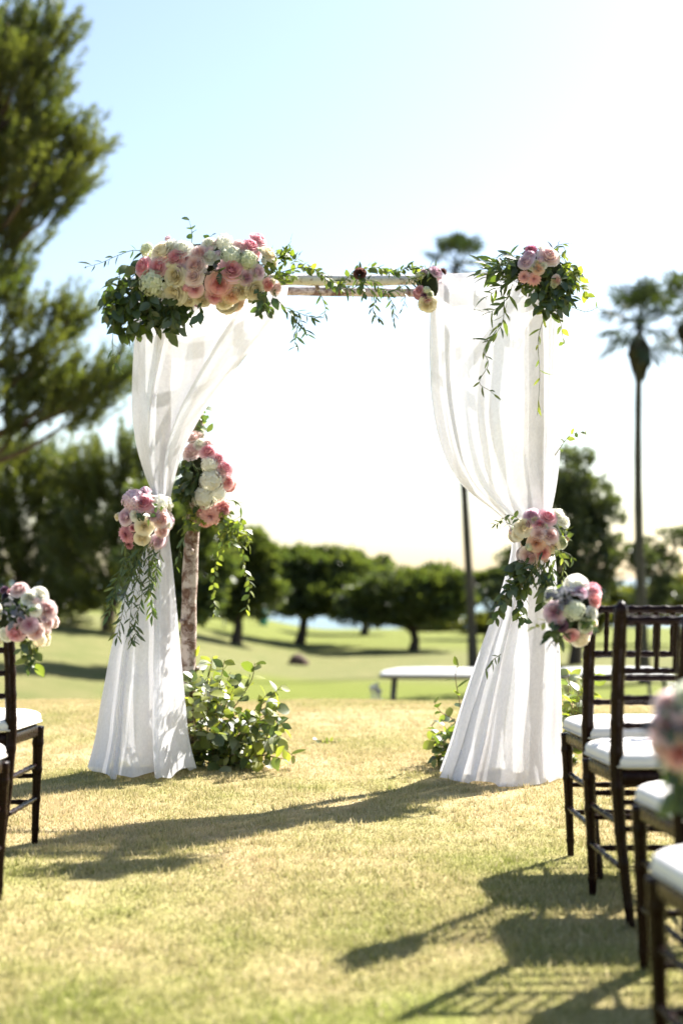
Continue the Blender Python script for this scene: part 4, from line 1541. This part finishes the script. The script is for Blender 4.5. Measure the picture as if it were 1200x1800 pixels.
tuft(t, b, 405, 925, 28, 22, 7.53, 110, 'oval', ['leaf_mid', 'leaf_light'], 0.045, (.4, 0, -1), .6)
tuft(t, b, 335, 915, 16, 22, 7.51, 50, 'oval', ['leaf_mid', 'leaf_light'], 0.045, (0, 0, -1), .6)
vine(t, b, [(400, 930), (390, 960), (378, 1000), (376, 1045), (380, 1082)], 7.54, 26, 'oval', ['leaf_light', 'leaf_mid'], 0.045)
vine(t, b, [(412, 925), (425, 960), (430, 1000), (440, 1030), (432, 1075)], 7.54, 26, 'oval', ['leaf_light', 'leaf_light', 'leaf_mid'], 0.045)
vine(t, b, [(402, 880), (415, 882), (424, 892)], 7.54, 6, 'narrow', ['leaf_mid'], 0.045)
vine(t, b, [(410, 935), (432, 940), (438, 960)], 7.54, 10, 'oval', ['leaf_light'], 0.045)
vine(t, b, [(330, 930), (318, 960), (310, 1000)], 7.52, 8, 'oval', ['leaf_mid'], 0.045)

# --- right tie
t, b, c, s = arrangement('flower_arrangement', 'peach and cream cluster tied at the waist of the right drape', 6.96, (950, 942), (52, 56), [
    (962, 908, 17, R_, 'pink'), (934, 906, 14, P_, 'lilac'), (980, 904, 14, P_, 'white'), (990, 916, 11, P_, 'white'), (920, 926, 17, R_, 'cream'), (909, 939, 11, R_, 'cream'),
    (946, 938, 14, R_, 'blush'), (942, 954, 15, R_, 'peach'), (966, 941, 14, P_, 'blush'), (953, 971, 14, R_, 'coral'), (930, 978, 16, P_, 'blush'), (988, 954, 10, R_, 'green'),
    (934, 993, 11, P_, 'blush'), (972, 960, 11, R_, 'cream'), (948, 922, 11, R_, 'pink')], AG, depth=0.13)
tuft(t, b, 975, 940, 20, 25, 6.92, 30, 'oval', ['leaf_mid', 'leaf_light'], 0.045, (.5, -.5, 0), .5)
vine(t, b, [(905, 925), (885, 918), (868, 922)], 6.84, 10, 'narrow', ['leaf_mid'], 0.045)
vine(t, b, [(915, 915), (895, 905), (880, 915)], 6.84, 8, 'oval', ['leaf_mid'], 0.035)
tuft(t, b, 945, 1005, 34, 24, 6.88, 100, 'narrow', ['leaf_dark', 'leaf_mid'], 0.06, (-.2, 0, -1), .7)
for px in ([(930, 990), (905, 1020), (885, 1050), (868, 1090)], [(935, 995), (920, 1035), (912, 1070), (918, 1092)], [(940, 1000), (925, 1020), (895, 1040), (880, 1062)],
           [(955, 1000), (960, 1030), (955, 1060)], [(925, 985), (910, 995), (898, 1003)]):
    vine(t, b, px, 6.87, 22, 'oval', ['leaf_dark', 'leaf_mid'], 0.065, jit=0.02)
vine(t, b, [(975, 960), (990, 985), (988, 1020), (985, 1050)], 6.80, 16, 'oval', ['leaf_mid', 'leaf_light'], 0.05)
vine(t, b, [(975, 965), (1000, 975), (1008, 985)], 6.8, 6, 'narrow', ['leaf_mid'], 0.04)
vine(t, b, [(975, 800), (1002, 764), (1030, 760)], 7.06, 7, 'oval', ['leaf_mid', 'leaf_light'], 0.04)
vine(t, b, [(880, 1150), (866, 1160), (852, 1178)], 6.97, 8, 'narrow', ['leaf_mid'], 0.045)


# --- leafy mounds at the foot of the posts
def leafy_mound(name, label, d, shoots, size, mats, group, kinds=('round', 'oval', 'oval')):
    p0 = at(*shoots[0][0][0], d)
    base = Vector((p0.x, d, 0))
    t = thing(name, label, 'foliage', base, group=group)
    for pix, dy, n in shoots:
        pts = [at(u, v, d + dy * k / max(1, len(pix) - 1)) for k, (u, v) in enumerate(pix)]
        for q in pts:
            q.z = max(q.z, 0.015)
        n = int(n * 1.35)
        spray(t, base, pts, n, RNG.choice(kinds), mats, size, 0.003, stem_mat='twig', name='branch', spread=1.1, start=0.0)
    return t


rs = random.Random(4)
sh = []
for k in range(40):
    tu = rs.uniform(330, 512)
    tv = 1140 + max(0, (tu - 370)) * 0.75 + abs(rs.gauss(0, 60))
    tv = min(tv, 1335)
    bu = 345 + (tu - 345) * 0.45
    bv = rs.uniform(1325, 1346)
    bu += rs.uniform(-12, 14)
    sh.append(([(bu, bv), ((bu + tu) / 2 - 4, (bv + tv) / 2 - 12), (tu, tv)], rs.uniform(-0.35, 0.25), 12))
sh += [([(400, 1330), (440, 1330), (490, 1322)], -.1, 9), ([(390, 1338), (430, 1342), (470, 1336)], -.2, 9), ([(420, 1300), (470, 1300), (500, 1318), (520, 1332)], -.1, 8),
       ([(400, 1260), (440, 1200), (448, 1165)], 0, 7), ([(420, 1270), (470, 1230), (495, 1205)], 0, 7), ([(340, 1250), (345, 1180), (335, 1130)], .1, 8), ([(345, 1335), (380, 1344), (400, 1346)], -.2, 7)]
leafy_mound('leafy_branch_pile', 'big mound of leafy branches piled at the foot of the birch post', 7.6, sh, 0.068, ['leaf_light', 'leaf_light', 'leaf_mid', 'leaf_euc', 'leaf_dark'], 'leafy branches at the foot of the arch')
sh = []
for k in range(12):
    tu = rs.uniform(752, 800)
    tv = rs.uniform(1265, 1345)
    sh.append(([(800, 1345), ((800 + tu) / 2, (1345 + tv) / 2 - 10), (tu, tv)], rs.uniform(-.1, .3), 7))
sh += [([(810, 1320), (800, 1270), (775, 1252), (762, 1232)], 0, 7), ([(812, 1300), (808, 1240), (800, 1190), (806, 1165)], 0, 8)]
leafy_mound('leafy_branch_pile', 'smaller clump of leafy branches at the inner foot of the right drape', 7.5, sh, 0.065, ['leaf_mid', 'leaf_light', 'leaf_dark'], 'leafy branches at the foot of the arch')
sh = []
for k in range(14):
    tu = rs.uniform(998, 1050)
    tv = rs.uniform(1150, 1250)
    sh.append(([(1000, 1340), ((1000 + tu) / 2, (1340 + tv) / 2 - 10), (tu, tv)], rs.uniform(-.1, .3), 9))
leafy_mound('leafy_branch_pile', 'sunlit pale leafy branches between the right drape and the chair', 7.65, sh, 0.07, ['leaf_light', 'leaf_light', 'leaf_euc'], 'leafy branches at the foot of the arch')
leafy_mound('fallen_sprig', 'small leafy sprig lying on the lawn beside the mound', 8.6, [([(550, 1300), (570, 1303), (598, 1310)], 0, 5), ([(560, 1306), (575, 1304), (590, 1304)], 0, 4)], 0.032, ['leaf_mid', 'leaf_light'], None)

# ------------------------------------------------------------------ chairs


def turned(pts_fn, n, r_fn, seg=10):
    pts = [Vector(pts_fn(i / (n - 1))) for i in range(n)]
    rad = [r_fn(i / (n - 1)) for i in range(n)]
    mb = MB()
    mb.tube(pts, rad, seg)
    return mb


def rings(k, at_list, w=0.012, amp=0.11):
    return 1 + sum(amp * math.exp(-((k - a) / w) ** 2) for a in at_list)


def chair_meshes():
    out = []

    def poly(z_list):
        def f(k):
            q = k * (len(z_list) - 1)
            i = min(int(q), len(z_list) - 2)
            return Vector(z_list[i]).lerp(Vector(z_list[i + 1]), q - i)
        return f
    for sx in (-1, 1):
        path = [Vector((sx * .158, -.195, 0)), Vector((sx * .180, -.172, .24)), Vector((sx * .190, -.165, .44)), Vector((sx * .188, -.185, .68)), Vector((sx * .184, -.225, .915))]

        def pf(k, path=path):
            z = k * .915
            for i in range(len(path) - 1):
                if path[i].z <= z <= path[i + 1].z + 1e-6:
                    return path[i].lerp(path[i + 1], (z - path[i].z) / (path[i + 1].z - path[i].z))
            return path[-1]
        rl = [.06, .19, .29, .42, .53, .62, .70, .78, .86, .945]
        mb = turned(pf, 90, lambda k: (.0125 + .0068 * min(1, k * 2.2)) * rings(k, rl) * (1 if k < .975 else max(.35, 1 - ((k - .975) / .025) ** 2 * .65)))
        out.append(('back_post', mb.data('back_post', M['wood'])))
        a, b_ = Vector((sx * .205, .185, .425)), Vector((sx * .190, .205, 0))
        mb = turned(lambda k, a=a, b_=b_: b_.lerp(a, k), 50, lambda k: (.0115 + .0085 * k) * rings(k, [.12, .38, .63, .86], .02, .18))
        out.append(('front_leg', mb.data('front_leg', M['wood'])))
        for za, zb in ((.285, .285), (.165, .165)):
            p = Vector((sx * .184, -.170, za))
            q = Vector((sx * .197, .195, zb))
            mb = turned(lambda k, p=p, q=q: p.lerp(q, k), 30, lambda k: .0085 * rings(k, [.2, .4, .6, .8], .03, .25))
            out.append(('side_stretcher', mb.data('side_stretcher', M['wood'])))
    for y, z, w, nm in ((-.170, .270, .178, 'back_stretcher'), (-.169, .345, .182, 'back_stretcher'), (.195, .245, .195, 'front_stretcher'), (.198, .150, .193, 'front_stretcher')):
        mb = turned(lambda k, y=y, z=z, w=w: Vector((-w + 2 * w * k, y, z)), 34, lambda k: .0085 * rings(k, [.15, .325, .5, .675, .85], .025, .25))
        out.append((nm, mb.data(nm, M['wood'])))
    ys = lambda z: -.185 - (z - .68) * (.04 / .235) if z > .68 else -.165 - (z - .44) * (.02 / .24)
    for z, r, nm in ((.862, .0125, 'top_rail'), (.718, .0095, 'back_rail'), (.640, .0088, 'back_rail'), (.562, .0088, 'back_rail')):
        mb = turned(lambda k, z=z: Vector((-.186 + .372 * k, ys(z), z)), 44, lambda k, r=r: r * rings(k, [.08, .22, .36, .5, .64, .78, .92], .016, .3))
        out.append((nm, mb.data(nm, M['wood'])))
    for i in range(6):
        x = -.186 + .372 * (i + 1) / 7
        mb = turned(lambda k, x=x: Vector((x, ys(.718 + .144 * k), .718 + .144 * k)), 16, lambda k: .0078 * rings(k, [.5], .06, .25))
        out.append(('spindle', mb.data('spindle', M['wood'])))

    def outline(grow):
        pts = []
        fw, bw, f, b_ = .218 + grow, .195 + grow, .215 + grow, -.185 - grow
        cor = [(fw, f, .085), (-fw, f, .085), (-bw, b_, .035), (bw, b_, .035)]
        for ci, (cx, cy, r) in enumerate(cor):
            sx, sy = (1 if cx > 0 else -1), (1 if cy > 0 else -1)
            a0 = {(1, 1): 0, (-1, 1): 90, (-1, -1): 180, (1, -1): 270}[(sx, sy)]
            for k in range(8):
                a = math.radians(a0 + 90 * k / 7)
                pts.append((cx - sx * r + r * math.cos(a), cy - sy * r + r * math.sin(a)))
        # slight bow of the front edge
        return [(x, y + (.018 * (1 - (x / fw) ** 2) if y > f * .9 else 0)) for x, y in pts]

    def stack(levels):
        mb = MB()
        vs, fs = [], []
        m_ = None
        for z, g, sc in levels:
            o = outline(g)
            m_ = len(o)
            vs += [(x * sc, (y - .015) * sc + .015, z) for x, y in o]
        for i in range(len(levels) - 1):
            for k in range(m_):
                a, b_ = i * m_ + k, i * m_ + (k + 1) % m_
                fs.append((a, b_, b_ + m_, a + m_))
        fs.append(tuple(reversed(range(m_))))
        fs.append(tuple(range((len(levels) - 1) * m_, len(levels) * m_)))
        mb.add(vs, fs)
        return mb
    out.append(('seat_frame', stack([(.392, -.012, 1), (.394, -.006, 1), (.400, -.003, 1), (.428, -.003, 1), (.434, -.006, 1), (.437, -.012, 1)]).data('seat_frame', M['wood'])))
    out.append(('cushion', stack([(.4385, -.016, 1), (.441, -.004, 1), (.447, .003, 1), (.462, .005, 1), (.474, .002, 1), (.482, -.008, 1), (.487, -.022, 1), (.492, -.035, .85), (.496, -.04, .55), (.497, -.04, .2)]).data('cushion', M['cushion'])))
    mb = MB()
    ol = outline(.0065)
    mb.tube([(x, y, .4475) for x, y in ol + ol[:2]], .0032, 6, False)
    out.append(('piping', mb.data('piping', M['piping'])))
    return out


CH = chair_meshes()
RC = 'dark wooden ballroom chairs lining the aisle'


def chair(x, y, deg, label):
    t = thing('ballroom_chair', label, 'chair', (x, y, ground(x, y) + 0.002), math.radians(deg), RC)
    for nm, me in CH:
        o = bpy.data.objects.new(nm, me)
        COL.objects.link(o)
        o.parent = cush if nm == 'piping' else t
        if nm == 'cushion':
            cush = o
    return t


chair(0.985, 4.98, 0, 'dark wooden chair with ivory cushion farthest up the right row, beside the drape')
chair(0.967, 4.40, 1, 'dark wooden chair second from the arch in the right row')
chair(0.968, 3.62, 2, 'dark wooden chair third from the arch in the right row')
chair(0.845, 2.84, 2, 'dark wooden chair nearest the camera at the lower right corner')
chair(-1.305, 5.21, -1, 'dark wooden chair with ivory cushion left of the left drape')
chair(-1.235, 4.34, -1, 'dark wooden chair barely showing at the left edge, nearer the camera')

BG = 'aisle bouquets tied to the chair backs'
t, b, c, s = arrangement('chair_bouquet', 'pink and white bouquet tied to the chair beside the right drape', 4.70, (1004, 1074), (52, 58), [
    (1018, 1024, 18, P_, 'white'), (1021, 1040, 12, R_, 'lilac'), (1043, 1036, 15, R_, 'pink'), (1045, 1054, 13, P_, 'coral'), (974, 1077, 17, R_, 'lilac'), (1008, 1072, 16, H_, 'green'),
    (1040, 1077, 11, P_, 'white'), (1004, 1118, 13, R_, 'coral'), (1022, 1123, 16, P_, 'cream'), (967, 1040, 12, P_, 'white'), (1030, 1100, 12, R_, 'green'), (985, 1100, 10, R_, 'plum'), (1042, 1098, 10, P_, 'cream')], BG, 'bouquet', depth=0.085)
tuft(t, b, 992, 1050, 22, 14, 4.63, 30, 'lobed', ['leaf_grey'], 0.04, (-.3, -1, .2), .4, 0.02)
tuft(t, b, 978, 1110, 18, 16, 4.64, 25, 'oval', ['leaf_dark', 'leaf_mid'], 0.045, (-.4, -.2, -1), .7, 0.02)
tuft(t, b, 962, 1100, 10, 10, 4.66, 8, 'oval', ['leaf_light'], 0.035, (-1, 0, -.2), .7, 0.02)
tuft(t, b, 1030, 1090, 14, 14, 4.63, 10, 'oval', ['leaf_mid'], 0.035, (.5, -.5, 0), .5, 0.02)
t, b, c, s = arrangement('chair_bouquet', 'blush and pink rose bouquet tied to the chair at the left edge', 4.92, (40, 1082), (58, 58), [
    (34, 1036, 16, P_, 'blush'), (72, 1044, 15, P_, 'white'), (83, 1071, 16, P_, 'blush'), (27, 1113, 18, R_, 'pink'), (51, 1098, 16, R_, 'lilac'), (9, 1117, 12, R_, 'white'), (71, 1126, 12, H_, 'cream'),
    (7, 1036, 9, D_, 'plum'), (64, 1111, 13, R_, 'blush'), (52, 1050, 12, P_, 'white'), (62, 1072, 12, P_, 'white'), (-10, 1080, 16, R_, 'cream'), (86, 1094, 11, P_, 'blush')], BG, 'bouquet', depth=0.09)
tuft(t, b, 30, 1072, 20, 16, 4.84, 30, 'lobed', ['leaf_grey', 'leaf_dark'], 0.04, (0, -1, .2), .4, 0.02)
tuft(t, b, 48, 1142, 22, 14, 4.88, 25, 'oval', ['leaf_mid', 'leaf_light', 'leaf_dark'], 0.045, (0, -.2, -1), .75, 0.02)
fl = []
rb = random.Random(21)
for (u, v, r, k_, c_) in ((1158, 1235, 26, R_, 'blush'), (1200, 1225, 30, P_, 'green'), (1156, 1280, 28, R_, 'lilac'), (1192, 1275, 26, R_, 'blush'), (1178, 1325, 27, R_, 'coral'), (1150, 1318, 20, R_, 'blush'),
                          (1225, 1300, 32, R_, 'pink'), (1215, 1345, 30, P_, 'cream'), (1180, 1358, 22, P_, 'cream'), (1240, 1250, 28, R_, 'blush')):
    fl.append((u + 16, v, r, k_, c_))
t, b, c, s = arrangement('chair_bouquet', 'blurred pastel bouquet on the nearest chair at the right edge', 2.56, (1222, 1285), (80, 88), fl, BG, 'bouquet', depth=0.075)
tuft(t, b, 1178, 1270, 18, 30, 2.48, 20, 'lobed', ['leaf_grey', 'leaf_dark'], 0.026, (0, -1, 0), .4, 0.015)
tuft(t, b, 1195, 1372, 30, 14, 2.54, 15, 'oval', ['leaf_mid', 'leaf_dark'], 0.045, (0, 0, -1), .7, 0.015)

# ------------------------------------------------------------------ leaves beyond the single ones
for root, vs, fs, ms in LEAF_REST.values():
    me = mesh_data('leaves', vs, fs, None, True)
    names = sorted(set(ms))
    for nm in names:
        me.materials.append(M[nm])
    me.polygons.foreach_set('material_index', [names.index(m) for m in ms])
    o = obj('leaves', me, root)
    o['kind'] = 'stuff'
